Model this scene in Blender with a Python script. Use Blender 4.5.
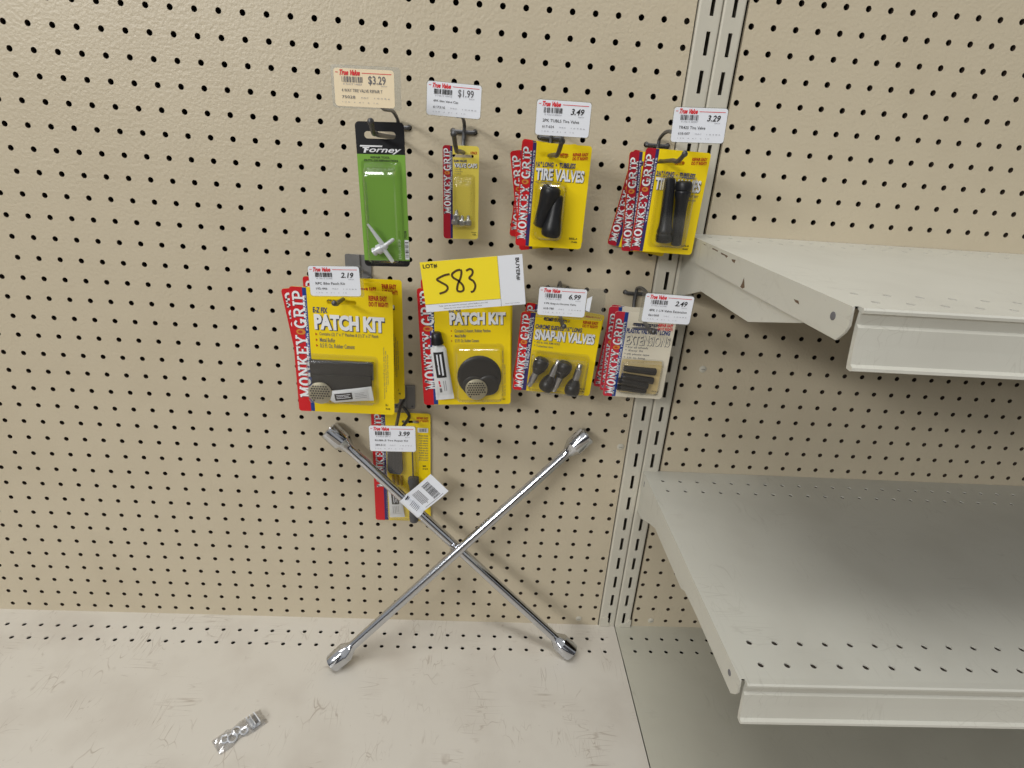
import bpy, math, random
from mathutils import Vector, Matrix, Euler
from mathutils.geometry import tessellate_polygon

for o in list(bpy.data.objects):
    bpy.data.objects.remove(o)
SC = bpy.context.scene
COL = SC.collection
IN = 0.0254                      # everything below is measured in inches
random.seed(4)

# ------------------------------------------------------------------ camera
cam_d = bpy.data.cameras.new('camera')
cam = bpy.data.objects.new('camera', cam_d)
COL.objects.link(cam)
cam_d.sensor_fit = 'HORIZONTAL'
cam_d.sensor_width = 36.0
cam_d.lens = 563.74 / 1024 * 36.0
cam_d.clip_start = 0.01
a, b, c = 0.391301, -0.054818, 0.069241
base = Matrix(((1, 0, 0), (0, 0, -1), (0, 1, 0)))
Rx = Matrix(((1, 0, 0), (0, math.cos(a), -math.sin(a)), (0, math.sin(a), math.cos(a))))
Ry = Matrix(((math.cos(b), 0, math.sin(b)), (0, 1, 0), (-math.sin(b), 0, math.cos(b))))
Rz = Matrix(((math.cos(c), -math.sin(c), 0), (math.sin(c), math.cos(c), 0), (0, 0, 1)))
Rm = Rz @ Rx @ Ry @ base
cam.matrix_world = Matrix.Translation(Vector((10.947, -28.418, 28.825)) * IN) @ \
    Matrix((Rm[0], -Rm[1], -Rm[2])).transposed().to_4x4()
SC.camera = cam

# ------------------------------------------------------------------ world, lights, exposure
SC.view_settings.view_transform = 'Standard'
SC.view_settings.look = 'None'
SC.view_settings.gamma = 1
SC.view_settings.use_curve_mapping = False
SC.view_settings.exposure = 0.08

w = bpy.data.worlds.new('store')
SC.world = w
w.use_nodes = True
nt = w.node_tree
bg = nt.nodes['Background']
tc = nt.nodes.new('ShaderNodeTexCoord')
sp = nt.nodes.new('ShaderNodeSeparateXYZ')
rp = nt.nodes.new('ShaderNodeValToRGB')
mr = nt.nodes.new('ShaderNodeMapRange')
nt.links.new(tc.outputs['Generated'], sp.inputs[0])
mr.inputs[1].default_value = -1
mr.inputs[2].default_value = 1
nt.links.new(sp.outputs[2], mr.inputs[0])
nt.links.new(mr.outputs[0], rp.inputs[0])
el = rp.color_ramp.elements
el[0].position = 0.0
el[0].color = (0.30, 0.27, 0.23, 1)
el[1].position = 1.0
el[1].color = (1.0, 1.0, 0.99, 1)
for p_, c_ in ((0.42, (0.20, 0.19, 0.18, 1)), (0.47, (0.07, 0.07, 0.075, 1)), (0.555, (0.09, 0.09, 0.10, 1)), (0.60, (0.62, 0.63, 0.64, 1)), (0.70, (0.80, 0.81, 0.81, 1))):
    e_ = el.new(p_)
    e_.color = c_
nt.links.new(rp.outputs[0], bg.inputs[0])
bg.inputs[1].default_value = 0.46


def tube_light(name, loc, target, sx, sy, power, col):
    l = bpy.data.lights.new(name, 'AREA')
    l.shape = 'RECTANGLE'
    l.size = sx * IN
    l.size_y = sy * IN
    l.energy = power
    l.color = col
    o = bpy.data.objects.new(name, l)
    COL.objects.link(o)
    o.location = Vector(loc) * IN
    d = (Vector(target) - Vector(loc)).normalized()
    o.rotation_euler = d.to_track_quat('-Z', 'Y').to_euler()
    return o


# rows of fluorescent ceiling lamps of the shop aisle
tube_light('ceiling_lamp_row', (-150, -170, 118), (8, 0, 14), 90, 24, 118.0, (1.0, 0.995, 0.975))
tube_light('far_lamp_row', (-115, -262, 118), (0, 0, 30), 80, 24, 60.0, (1.0, 1.0, 0.985))
tube_light('aisle_lamp', (-6, -33, 104), (8, -6, 8), 70, 12, 24.0, (1.0, 1.0, 0.985))


# ------------------------------------------------------------------ materials
def lin(v):
    v /= 255.0
    return v / 12.92 if v <= 0.04045 else ((v + 0.055) / 1.055) ** 2.4


def rgb(r, g, b_):
    return (lin(r), lin(g), lin(b_), 1)


MATS = {}


def mat(name, col, rough=0.5, metal=0.0, spec=0.5, bump=0.0, bscale=60.0, var=0.0):
    m = bpy.data.materials.new(name)
    m.use_nodes = True
    n = m.node_tree
    bs = n.nodes['Principled BSDF']
    bs.inputs['Base Color'].default_value = rgb(*col)
    bs.inputs['Roughness'].default_value = rough
    bs.inputs['Metallic'].default_value = metal
    bs.inputs['Specular IOR Level'].default_value = spec
    if bump or var:
        t = n.nodes.new('ShaderNodeTexCoord')
        nz = n.nodes.new('ShaderNodeTexNoise')
        nz.inputs['Scale'].default_value = bscale
        nz.inputs['Detail'].default_value = 4
        n.links.new(t.outputs['Object'], nz.inputs['Vector'])
        if bump:
            bu = n.nodes.new('ShaderNodeBump')
            bu.inputs['Strength'].default_value = bump
            bu.inputs['Distance'].default_value = 0.002
            n.links.new(nz.outputs[0], bu.inputs['Height'])
            n.links.new(bu.outputs[0], bs.inputs['Normal'])
        if var:
            mx = n.nodes.new('ShaderNodeMix')
            mx.data_type = 'RGBA'
            mx.inputs[6].default_value = rgb(*col)
            mx.inputs[7].default_value = rgb(*[v * (1 - var) for v in col])
            n.links.new(nz.outputs[0], mx.inputs[0])
            n.links.new(mx.outputs[2], bs.inputs['Base Color'])
    MATS[name] = m
    return m


def clear(name, tint=(0.97, 0.97, 0.97), gloss=0.12, rough=0.12):
    m = bpy.data.materials.new(name)
    m.use_nodes = True
    n = m.node_tree
    n.nodes.remove(n.nodes['Principled BSDF'])
    out = n.nodes['Material Output']
    tr = n.nodes.new('ShaderNodeBsdfTransparent')
    tr.inputs[0].default_value = (*tint, 1)
    gl = n.nodes.new('ShaderNodeBsdfGlossy')
    gl.inputs['Roughness'].default_value = rough
    lw = n.nodes.new('ShaderNodeLayerWeight')
    lw.inputs[0].default_value = 0.35
    mu = n.nodes.new('ShaderNodeMath')
    mu.operation = 'MULTIPLY_ADD'
    mu.inputs[1].default_value = 0.5
    mu.inputs[2].default_value = gloss
    mx = n.nodes.new('ShaderNodeMixShader')
    n.links.new(lw.outputs['Facing'], mu.inputs[0])
    n.links.new(mu.outputs[0], mx.inputs[0])
    n.links.new(tr.outputs[0], mx.inputs[1])
    n.links.new(gl.outputs[0], mx.inputs[2])
    n.links.new(mx.outputs[0], out.inputs[0])
    MATS[name] = m
    return m


def painted(name, col, dirt, amount, rough, scratch=0.6, grime=0.35, scale=1.0, bump=0.0):
    """painted sheet metal or hardboard with scratches and rubbed in grime"""
    m = mat(name, col, rough)
    n = m.node_tree
    bs = n.nodes['Principled BSDF']
    t = n.nodes.new('ShaderNodeTexCoord')

    def mapping(s, rot):
        mp = n.nodes.new('ShaderNodeMapping')
        mp.inputs['Scale'].default_value = s
        mp.inputs['Rotation'].default_value = rot
        n.links.new(t.outputs['Object'], mp.inputs[0])
        return mp

    def math_(op, x, y=None):
        q = n.nodes.new('ShaderNodeMath')
        q.operation = op
        q.use_clamp = True
        for i, v in enumerate((x, y)):
            if v is None:
                continue
            if isinstance(v, (int, float)):
                q.inputs[i].default_value = v
            else:
                n.links.new(v, q.inputs[i])
        return q.outputs[0]

    def ramp(v, lo, hi):
        q = n.nodes.new('ShaderNodeMapRange')
        q.inputs[1].default_value = lo
        q.inputs[2].default_value = hi
        n.links.new(v, q.inputs[0])
        return q.outputs[0]

    def noise(mp, s, d=5):
        q = n.nodes.new('ShaderNodeTexNoise')
        q.inputs['Scale'].default_value = s
        q.inputs['Detail'].default_value = d
        n.links.new(mp.outputs[0], q.inputs['Vector'])
        return q.outputs[0]
    total = None
    for s, rot, sc in (((1, 0.14, 0.14), (0, 0, 0.1), 60 * scale), ((0.10, 1, 1), (0, 0, 0.25), 50 * scale), ((0.6, 0.2, 1), (0, 0, 0.9), 45 * scale)):
        v = n.nodes.new('ShaderNodeTexVoronoi')
        v.feature = 'DISTANCE_TO_EDGE'
        v.inputs['Scale'].default_value = sc
        mp = mapping(s, rot)
        nzv = n.nodes.new('ShaderNodeTexNoise')
        nzv.inputs['Scale'].default_value = 30
        n.links.new(mp.outputs[0], nzv.inputs['Vector'])
        add = n.nodes.new('ShaderNodeMix')
        add.data_type = 'RGBA'
        add.inputs[0].default_value = 0.05
        n.links.new(mp.outputs[0], add.inputs[6])
        n.links.new(nzv.outputs['Color'], add.inputs[7])
        n.links.new(add.outputs[2], v.inputs['Vector'])
        line = ramp(v.outputs['Distance'], 0.035, 0.0)
        mask = ramp(noise(mapping((1, 1, 1), (0, 0, rot[2] * 3)), 14, 6), 0.55, 0.66)
        k = math_('MULTIPLY', line, mask)
        total = k if total is None else math_('MAXIMUM', total, k)
    total = math_('MULTIPLY', total, scratch)
    g = ramp(noise(mapping((1, 1, 1), (0, 0, 0)), 9, 8), 0.48, 0.78)
    sp_ = ramp(noise(mapping((1, 1, 1), (0, 0, 0)), 120, 3), 0.70, 0.76)
    total = math_('MAXIMUM', total, math_('MULTIPLY', g, grime))
    total = math_('MAXIMUM', total, math_('MULTIPLY', sp_, scratch * 0.6))
    total = math_('MULTIPLY', total, amount)
    mx = n.nodes.new('ShaderNodeMix')
    mx.data_type = 'RGBA'
    mx.inputs[6].default_value = rgb(*col)
    mx.inputs[7].default_value = rgb(*dirt)
    n.links.new(total, mx.inputs[0])
    n.links.new(mx.outputs[2], bs.inputs['Base Color'])
    if bump:
        bu = n.nodes.new('ShaderNodeBump')
        bu.inputs['Strength'].default_value = bump
        bu.inputs['Distance'].default_value = 0.0006
        n.links.new(noise(mapping((1, 1, 1), (0, 0, 0)), 260, 3), bu.inputs['Height'])
        n.links.new(bu.outputs[0], bs.inputs['Normal'])
    return m


painted('pegboard', (197, 185, 161), (150, 132, 104), 0.45, 0.38, scratch=0.15, grime=0.3, bump=0.9)
painted('deck_paint', (206, 200, 189), (128, 106, 86), 0.8, 0.45, scratch=0.7, grime=0.30, scale=2.2)
painted('deck_grey_shaded', (186, 183, 168), (110, 100, 84), 0.6, 0.5, scratch=0.25, grime=0.2, scale=2.0)  # right deck, base colour darkened for the shade under the wall shelves
painted('shelf_paint', (198, 196, 185), (120, 108, 92), 0.6, 0.42, scratch=0.3, grime=0.25, scale=2.0)
mat('upright_paint', (203, 198, 183), 0.42, var=0.06, bscale=25)
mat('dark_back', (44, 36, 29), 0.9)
mat('chip', (104, 84, 66), 0.8)
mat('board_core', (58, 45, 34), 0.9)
mat('floor_tile', (170, 158, 140), 0.4, var=0.1, bscale=6)
mat('zinc', (108, 108, 110), 0.42, metal=0.75, var=0.25, bscale=90)
mat('grey_plate', (132, 131, 130), 0.5, metal=0.3, var=0.15, bscale=60)
mat('chrome', (205, 207, 212), 0.13, metal=1.0)
mat('chrome_worn', (196, 196, 198), 0.3, metal=1.0, bump=0.1, bscale=300)
mat('socket_dark', (40, 38, 38), 0.5, metal=0.6)
mat('yellow', (247, 216, 12), 0.38)
mat('yellow_old', (240, 220, 92), 0.4)
mat('cream', (226, 218, 198), 0.42)
mat('cream_tray', (222, 198, 140), 0.35)
mat('red', (206, 24, 34), 0.36)
mat('red_faded', (196, 42, 62), 0.4)
mat('red_old', (172, 24, 44), 0.36)
mat('blue', (20, 62, 140), 0.38)
mat('navy', (52, 44, 104), 0.38)
mat('white', (238, 239, 242), 0.4)
mat('white_back', (206, 204, 202), 0.6)
mat('paper', (233, 236, 243), 0.5)
mat('paper_beige', (240, 222, 188), 0.5)
mat('print_black', (34, 32, 34), 0.5)
mat('print_grey', (105, 104, 108), 0.5)
mat('print_light', (158, 158, 164), 0.5)
mat('print_shadow', (58, 56, 70), 0.5)
mat('print_red', (222, 42, 52), 0.5)
mat('print_orange', (190, 62, 22), 0.5)
mat('print_blue', (24, 52, 120), 0.5)
mat('emblem', (214, 140, 52), 0.5)
mat('emblem_red', (196, 50, 40), 0.5)
mat('green', (124, 172, 66), 0.36)
mat('black_card', (24, 24, 28), 0.36)
mat('rubber', (30, 31, 35), 0.36, var=0.2, bscale=200)
mat('rubber_sheet', (44, 43, 43), 0.42, var=0.25, bscale=120)
mat('tube_white', (224, 226, 228), 0.3)
mat('alu', (206, 206, 204), 0.3, metal=0.9)
mat('alu_dull', (228, 231, 235), 0.34, metal=0.25)
mat('grater', (178, 170, 146), 0.42, metal=0.5)
mat('grater_hole', (48, 44, 38), 0.6)
mat('brown_plug', (176, 140, 40), 0.5)
mat('lot_yellow', (252, 228, 40), 0.55)
mat('marker', (78, 56, 24), 0.6)
mat('handle_grey', (78, 78, 80), 0.5)
clear('blister_clear', (0.965, 0.965, 0.96), 0.06, 0.10)
clear('holder_clear', (0.965, 0.975, 0.97), 0.13, 0.30)
clear('bag_clear', (0.95, 0.95, 0.96), 0.14, 0.18)


# ------------------------------------------------------------------ mesh helpers
class MB:
    def __init__(self):
        self.v, self.f, self.m, self.s = [], [], [], []
        self.mats = []

    def mi(self, name):
        if name not in self.mats:
            self.mats.append(name)
        return self.mats.index(name)

    def add(self, verts, faces, m, smooth=False):
        k = len(self.v)
        self.v += [tuple(p) for p in verts]
        i = self.mi(m)
        for f in faces:
            self.f.append(tuple(k + j for j in f))
            self.m.append(i)
            self.s.append(smooth)

    def box(self, x0, x1, y0, y1, z0, z1, m):
        v = [(x, y, z) for x in (x0, x1) for y in (y0, y1) for z in (z0, z1)]
        self.add(v, [(0, 1, 3, 2), (4, 6, 7, 5), (0, 4, 5, 1), (2, 3, 7, 6), (0, 2, 6, 4), (1, 5, 7, 3)], m)

    def prism(self, poly, fn, t0, t1, m, holes=()):
        """poly: 2D outline; fn(p, t) -> 3D; solid between t0 and t1 (holes go through)"""
        loops = [list(poly)] + [list(h) for h in holes]
        flat = [p for l in loops for p in l]
        tris = tessellate_polygon([[Vector((p[0], p[1], 0)) for p in l] for l in loops])
        n = len(flat)
        v = [fn(p, t0) for p in flat] + [fn(p, t1) for p in flat]
        f = [tuple(t) for t in tris] + [tuple(n + i for i in reversed(t)) for t in tris]
        k = 0
        for l in loops:
            for i in range(len(l)):
                j = (i + 1) % len(l)
                f.append((k + i, k + j, n + k + j, n + k + i))
            k += len(l)
        self.add(v, f, m)

    def flat(self, poly, fn, t, m, holes=()):
        loops = [list(poly)] + [list(h) for h in holes]
        flat = [p for l in loops for p in l]
        tris = tessellate_polygon([[Vector((p[0], p[1], 0)) for p in l] for l in loops])
        self.add([fn(p, t) for p in flat], [tuple(t_) for t_ in tris], m)

    def tube(self, pts, r, m, n=8, ball=0.0, smooth=True):
        pts = [Vector(p) for p in pts]
        rs = r if isinstance(r, (list, tuple)) else [r] * len(pts)
        v, f = [], []
        up = None
        for i, p in enumerate(pts):
            d = (pts[min(i + 1, len(pts) - 1)] - pts[max(i - 1, 0)]).normalized()
            if up is None:
                up = Vector((0, 0, 1)) if abs(d.z) < 0.9 else Vector((1, 0, 0))
            x = d.cross(up).normalized()
            up = x.cross(d).normalized()
            for k in range(n):
                an = 2 * math.pi * k / n
                v.append(p + (x * math.cos(an) + up * math.sin(an)) * rs[i])
        for i in range(len(pts) - 1):
            for k in range(n):
                q = (k + 1) % n
                f.append((i * n + k, i * n + q, (i + 1) * n + q, (i + 1) * n + k))
        f.append(tuple(range(n - 1, -1, -1)))
        f.append(tuple((len(pts) - 1) * n + k for k in range(n)))
        self.add(v, f, m, smooth)
        if ball:
            self.ball(pts[-1], ball, m)

    def ball(self, c_, r, m, n=10, sq=(1, 1, 1)):
        c_ = Vector(c_)
        v, f = [], []
        for i in range(n + 1):
            th = math.pi * i / n
            for k in range(n):
                ph = 2 * math.pi * k / n
                v.append(c_ + Vector((r * sq[0] * math.sin(th) * math.cos(ph), r * sq[1] * math.sin(th) * math.sin(ph), r * sq[2] * math.cos(th))))
        for i in range(n):
            for k in range(n):
                q = (k + 1) % n
                f.append((i * n + k, (i + 1) * n + k, (i + 1) * n + q, i * n + q))
        self.add(v, f, m, True)

    def lathe(self, p0, p1, prof, m, n=20, smooth=True, polyn=None):
        """prof: (t, r) with t measured in inches from p0 towards p1"""
        p0, p1 = Vector(p0), Vector(p1)
        d = (p1 - p0).normalized()
        up = Vector((0, -1, 0)) if abs(d.y) < 0.9 else Vector((1, 0, 0))
        x = d.cross(up).normalized()
        up = x.cross(d)
        v, f = [], []
        for t, r in prof:
            for k in range(n):
                an = 2 * math.pi * k / n
                v.append(p0 + d * t + (x * math.cos(an) + up * math.sin(an)) * r)
        for i in range(len(prof) - 1):
            for k in range(n):
                q = (k + 1) % n
                f.append((i * n + k, i * n + q, (i + 1) * n + q, (i + 1) * n + k))
        f.append(tuple(range(n - 1, -1, -1)))
        f.append(tuple((len(prof) - 1) * n + k for k in range(n)))
        self.add(v, f, m, smooth)

    def build(self, name, parent=None):
        me = bpy.data.meshes.new(name)
        me.from_pydata([(x * IN, y * IN, z * IN) for x, y, z in self.v], [], self.f)
        for mname in self.mats:
            me.materials.append(MATS[mname])
        me.polygons.foreach_set('material_index', self.m)
        me.polygons.foreach_set('use_smooth', self.s)
        me.update()
        if any(self.s):
            try:
                me.set_sharp_from_angle(angle=math.radians(42))
            except Exception:
                pass
        o = bpy.data.objects.new(name, me)
        COL.objects.link(o)
        if parent:
            o.parent = parent
        return o


def tag(o, label=None, cat=None, group=None, kind=None):
    if label:
        o['label'] = label
    if cat:
        o['category'] = cat
    if group:
        o['group'] = group
    if kind:
        o['kind'] = kind
    return o


def empty(name, loc, deg=0.0, pitch=0.0, yaw=0.0):
    o = bpy.data.objects.new(name, None)
    o.empty_display_size = 0.01
    COL.objects.link(o)
    o.location = Vector(loc) * IN
    o.rotation_mode = 'ZXY'
    o.rotation_euler = (math.radians(pitch), math.radians(-deg), math.radians(yaw))
    return o


def copy_tree(o, parent=None):
    c_ = o.copy()
    COL.objects.link(c_)
    if parent:
        c_.parent = parent
    for ch in list(o.children):
        copy_tree(ch, c_)
    return c_


def rrect(x0, x1, z0, z1, r, n=5, corners=(1, 1, 1, 1)):
    """outline, corners order: bottom-left, bottom-right, top-right, top-left"""
    out = []
    for (cx, cz, a0, on) in ((x0 + r, z0 + r, 180, corners[0]), (x1 - r, z0 + r, 270, corners[1]), (x1 - r, z1 - r, 0, corners[2]), (x0 + r, z1 - r, 90, corners[3])):
        if not on:
            sx = -1 if a0 in (180, 90) else 1
            sz = -1 if a0 in (180, 270) else 1
            out.append((cx + sx * r, cz + sz * r))
            continue
        for k in range(n + 1):
            an = math.radians(a0 + 90 * k / n)
            out.append((cx + r * math.cos(an), cz + r * math.sin(an)))
    return out


def circle(x, z, r, n=16, rz=None):
    rz = rz or r
    return [(x + r * math.cos(2 * math.pi * k / n), z + rz * math.sin(2 * math.pi * k / n)) for k in range(n)]


def FY(p, t):            # outline in x/z, thickness along y
    return (p[0], t, p[1])


def catmull(pts, k=6):
    pts = [Vector(p) for p in pts]
    P = [pts[0]] + pts + [pts[-1]]
    out = []
    for i in range(1, len(P) - 2):
        for j in range(k):
            t = j / k
            p0, p1, p2, p3 = P[i - 1], P[i], P[i + 1], P[i + 2]
            out.append(0.5 * ((2 * p1) + (p2 - p0) * t + (2 * p0 - 5 * p1 + 4 * p2 - p3) * t * t + (3 * p1 - p0 - 3 * p2 + p3) * t ** 3))
    out.append(pts[-1])
    return out


# ------------------------------------------------------------------ lettering
_tc = {}


def glyphs(s, bold=0.0, shear=0.0):
    key = (s, bold, shear)
    if key in _tc:
        return _tc[key]
    cu = bpy.data.curves.new('t', 'FONT')
    cu.body = s
    cu.offset = bold
    cu.shear = shear
    cu.resolution_u = 3
    ob = bpy.data.objects.new('t', cu)
    COL.objects.link(ob)
    me = ob.to_mesh()
    v = [(p.co.x, p.co.y) for p in me.vertices]
    f = [tuple(p.vertices) for p in me.polygons]
    ob.to_mesh_clear()
    bpy.data.objects.remove(ob)
    bpy.data.curves.remove(cu)
    xs = [p[0] for p in v] or [0, 1]
    ys = [p[1] for p in v] or [0, 1]
    x0, x1, y0, y1 = min(xs), max(xs), min(ys), max(ys)
    v = [((x - x0) / max(x1 - x0, 1e-6), (y - y0) / max(y1 - y0, 1e-6)) for x, y in v]
    _tc[key] = (v, f)
    return _tc[key]


def bar(x0, y0, x1, y1, t):
    dx, dy = x1 - x0, y1 - y0
    l = math.hypot(dx, dy)
    nx, ny = -dy / l * t / 2, dx / l * t / 2
    return [(x0 - nx, y0 - ny), (x1 - nx, y1 - ny), (x1 + nx, y1 + ny), (x0 + nx, y0 + ny)]


def ring(cx, cy, rx, ry, tx, ty, a0=0, a1=360, n=18):
    out = []
    for k in range(n):
        q = []
        for (kk, inn) in ((k, 0), (k + 1, 0), (k + 1, 1), (k, 1)):
            an = math.radians(a0 + (a1 - a0) * kk / n)
            q.append((cx + (rx - tx * inn) * math.cos(an), cy + (ry - ty * inn) * math.sin(an)))
        out.append(q)
    return out


S_, T_, F_ = 0.22, 0.15, 0.15        # stem, thin, slab


def slab(ch):
    def sv(x, y0=0, y1=1):
        return bar(x, y0, x, y1, S_)

    def sf(x0, x1, y):
        return [(x0, y), (x1, y), (x1, y + F_), (x0, y + F_)]
    if ch == 'M':
        return 1.3, [sv(.24), sv(1.06), bar(.2, 1, .65, .2, S_), bar(1.1, 1, .65, .2, S_), sf(0, .5, 0), sf(.8, 1.3, 0), sf(0, .3, 1 - F_), sf(1.0, 1.3, 1 - F_)]
    if ch == 'O':
        return 1.0, ring(.5, .5, .5, .52, .27, .17)
    if ch == 'N':
        return 1.15, [sv(.22), sv(.93), bar(.2, .95, .93, .08, S_), sf(0, .46, 0), sf(.68, 1.15, 1 - F_), sf(0, .3, 1 - F_)]
    if ch == 'K':
        return 1.15, [sv(.25), bar(.3, .4, .9, .95, T_), bar(.5, .55, .92, .05, S_), sf(0, .5, 0), sf(0, .5, 1 - F_), sf(.68, 1.15, 0), sf(.66, 1.1, 1 - F_)]
    if ch == 'E':
        return .95, [sv(.25), sf(0, .95, 0), sf(0, .92, 1 - F_), sf(.2, .65, .42), [(.8, 0), (.95, 0), (.95, .33), (.8, .33)], [(.77, .68), (.92, .68), (.92, 1), (.77, 1)]]
    if ch == 'Y':
        return 1.15, [bar(.2, .95, .57, .42, S_), bar(.95, .95, .57, .42, T_), sv(.57, 0, .5), sf(.33, .82, 0), sf(0, .45, 1 - F_), sf(.72, 1.15, 1 - F_)]
    if ch == 'G':
        return 1.05, ring(.5, .5, .5, .52, .26, .17, 40, 335) + [[(.55, .35), (1.05, .35), (1.05, .5), (.55, .5)], [(.76, .0), (.98, .0), (.98, .45), (.76, .45)]]
    if ch == 'R':
        return 1.15, [sv(.25), sf(0, .5, 0), sf(0, .6, 1 - F_), sf(.3, .6, .42)] + ring(.6, .71, .38, .29, .23, .16, -90, 90) + [bar(.6, .48, .95, .06, S_), sf(.75, 1.15, 0)]
    if ch == 'I':
        return .5, [sv(.25), sf(0, .5, 0), sf(0, .5, 1 - F_)]
    if ch == 'P':
        return 1.0, [sv(.25), sf(0, .5, 0), sf(0, .6, 1 - F_), sf(.3, .6, .38)] + ring(.58, .69, .4, .31, .24, .16, -90, 90)
    return .4, []


def slab_word(s, gap=0.11):
    x = 0
    out = []
    for ch in s:
        w_, polys = slab(ch)
        out += [[(x + px, py) for px, py in q] for q in polys]
        x += w_ + gap
    x -= gap
    return [[(px / x, py) for px, py in q] for q in out]


LAYER = 0.005


class Sheet:
    """print on a flat rectangle W x H (u, v run from its top left corner, 0..1)"""

    def __init__(self, mb, W, H, y0):
        self.mb, self.W, self.H, self.y0 = mb, W, H, y0

    def p(self, u, v):
        return ((u - 0.5) * self.W, (0.5 - v) * self.H)

    def y(self, layer):
        return self.y0 - LAYER * layer

    def poly(self, uv, m, layer=1):
        self.mb.flat([self.p(*q) for q in uv], FY, self.y(layer), m)

    def rect(self, u0, v0, u1, v1, m, layer=1):
        self.poly([(u0, v1), (u1, v1), (u1, v0), (u0, v0)], m, layer)

    def place(self, x, y, u0, v0, u1, v1, way):
        if way == 'h':
            return (u0 + x * (u1 - u0), v1 - y * (v1 - v0))
        if way == 'up':
            return (u1 - y * (u1 - u0), v1 - x * (v1 - v0))
        return (u0 + y * (u1 - u0), v0 + x * (v1 - v0))       # 'down'

    def text(self, s, u0, v0, u1, v1, m, layer=2, bold=0.0, shear=0.0, way='h', skew=0.0, shadow=None, off=(0.006, 0.006), grow=0.0):
        if shadow:
            self.text(s, u0 - grow + off[0], v0 - grow + off[1], u1 + grow + off[0], v1 + grow + off[1], shadow, layer - 0.6, bold + 0.03, shear, way, skew)
        V, F = glyphs(s, bold, shear)
        pts = []
        for x, y in V:
            u, v = self.place(x, y, u0, v0, u1, v1, way)
            x2, z2 = self.p(u, v + skew * (u - u0))
            pts.append((x2, self.y(layer), z2))
        self.mb.add(pts, F, m)

    def slabtext(self, s, u0, v0, u1, v1, m, layer=3, way='up', slant=0.0):
        for q in slab_word(s):
            uv = [self.place(x + slant * (y - .5), y, u0, v0, u1, v1, way) for x, y in q]
            self.mb.add([(*self.p(*w_)[:1], self.y(layer), self.p(*w_)[1]) for w_ in uv], [tuple(range(len(uv)))], m)

    def barcode(self, u0, v0, u1, v1, m, layer=2, n=34, seed=1, way='h'):
        rnd = random.Random(seed)
        ws = [rnd.choice((1, 1, 2, 3)) for _ in range(n)]
        tot = sum(ws)
        t = 0
        for i, w_ in enumerate(ws):
            if i % 2 == 0:
                a0, a1 = t / tot, (t + w_) / tot
                if way == 'h':
                    self.rect(u0 + a0 * (u1 - u0), v0, u0 + a1 * (u1 - u0), v1, m, layer)
                else:
                    self.rect(u0, v0 + a0 * (v1 - v0), u1, v0 + a1 * (v1 - v0), m, layer)
            t += w_

    def stroke(self, pts, wd, m, layer=3):
        pts = catmull([(.17 + (x - .17) * .94 - .016, y, 0) for x, y in pts], 6)
        P = [Vector(self.p(q.x, q.y)) for q in pts]
        v, f = [], []
        for i, q in enumerate(P):
            d = (P[min(i + 1, len(P) - 1)] - P[max(i - 1, 0)]).normalized()
            nrm = Vector((-d.y, d.x)) * wd / 2
            v += [(q.x + nrm.x, self.y(layer), q.y + nrm.y), (q.x - nrm.x, self.y(layer), q.y - nrm.y)]
        for i in range(len(P) - 1):
            f.append((2 * i, 2 * i + 1, 2 * i + 3, 2 * i + 2))
        self.mb.add(v, f, m)


# ------------------------------------------------------------------ perforated sheets
def holes_grid(mb, xs, ys, bounds, r, fn, depth, m, rows_bounds, skip=(), core=None):
    """one square cell round every hole; fn(a, b, t) -> 3D"""
    n = 12
    for i, x in enumerate(xs):
        xl = bounds[0] if i == 0 else (xs[i - 1] + x) / 2
        xr = bounds[1] if i == len(xs) - 1 else (xs[i + 1] + x) / 2
        for j, y in enumerate(ys):
            yb = rows_bounds[0] if j == 0 else (ys[j - 1] + y) / 2
            yt = rows_bounds[1] if j == len(ys) - 1 else (ys[j + 1] + y) / 2
            if (i, j) in skip:
                mb.add([fn(xl, yb, 0), fn(xr, yb, 0), fn(xr, yt, 0), fn(xl, yt, 0)], [(0, 1, 2, 3)], m)
                continue
            v = []
            for k in range(n):
                an = math.radians(45 + 30 * k)
                cx, cy = math.cos(an), math.sin(an)
                s = max(abs(cx), abs(cy))
                sx, sy = cx / s, cy / s
                v.append(fn(x + sx * ((xr - x) if sx > 0 else (x - xl)), y + sy * ((yt - y) if sy > 0 else (y - yb)), 0))
            for t in (0, depth):
                for k in range(n):
                    an = math.radians(45 + 30 * k)
                    v.append(fn(x + r * math.cos(an), y + r * math.sin(an), t))
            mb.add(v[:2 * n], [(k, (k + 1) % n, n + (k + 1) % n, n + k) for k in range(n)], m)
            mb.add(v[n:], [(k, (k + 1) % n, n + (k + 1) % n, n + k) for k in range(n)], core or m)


def fn_wall(x, z, t):
    return (x, t, z)


ZR = [0.5 + k for k in range(41)]
mb = MB()
xs = [float(k) for k in range(-27, 20)]
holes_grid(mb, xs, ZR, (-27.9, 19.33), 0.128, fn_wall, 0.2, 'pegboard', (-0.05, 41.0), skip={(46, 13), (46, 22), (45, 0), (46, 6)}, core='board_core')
mb.box(19.28, 19.33, 0.001, 0.2, -0.05, 41, 'pegboard')
tag(mb.build('wall_left'), 'tan pegboard panel behind the hanging blister cards', kind='structure')
mb = MB()
xs = [21.86 + k for k in range(46)]
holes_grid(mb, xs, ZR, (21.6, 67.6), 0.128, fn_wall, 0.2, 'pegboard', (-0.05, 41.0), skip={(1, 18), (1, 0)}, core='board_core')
mb.box(21.6, 21.65, 0.001, 0.2, -0.05, 41, 'pegboard')
tag(mb.build('wall_right'), 'tan pegboard panel behind the empty shelves', kind='structure')
mb = MB()
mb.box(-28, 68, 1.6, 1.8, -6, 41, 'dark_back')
mb.box(-28, 68, 0.0, 1.6, -6, -0.25, 'dark_back')
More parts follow.
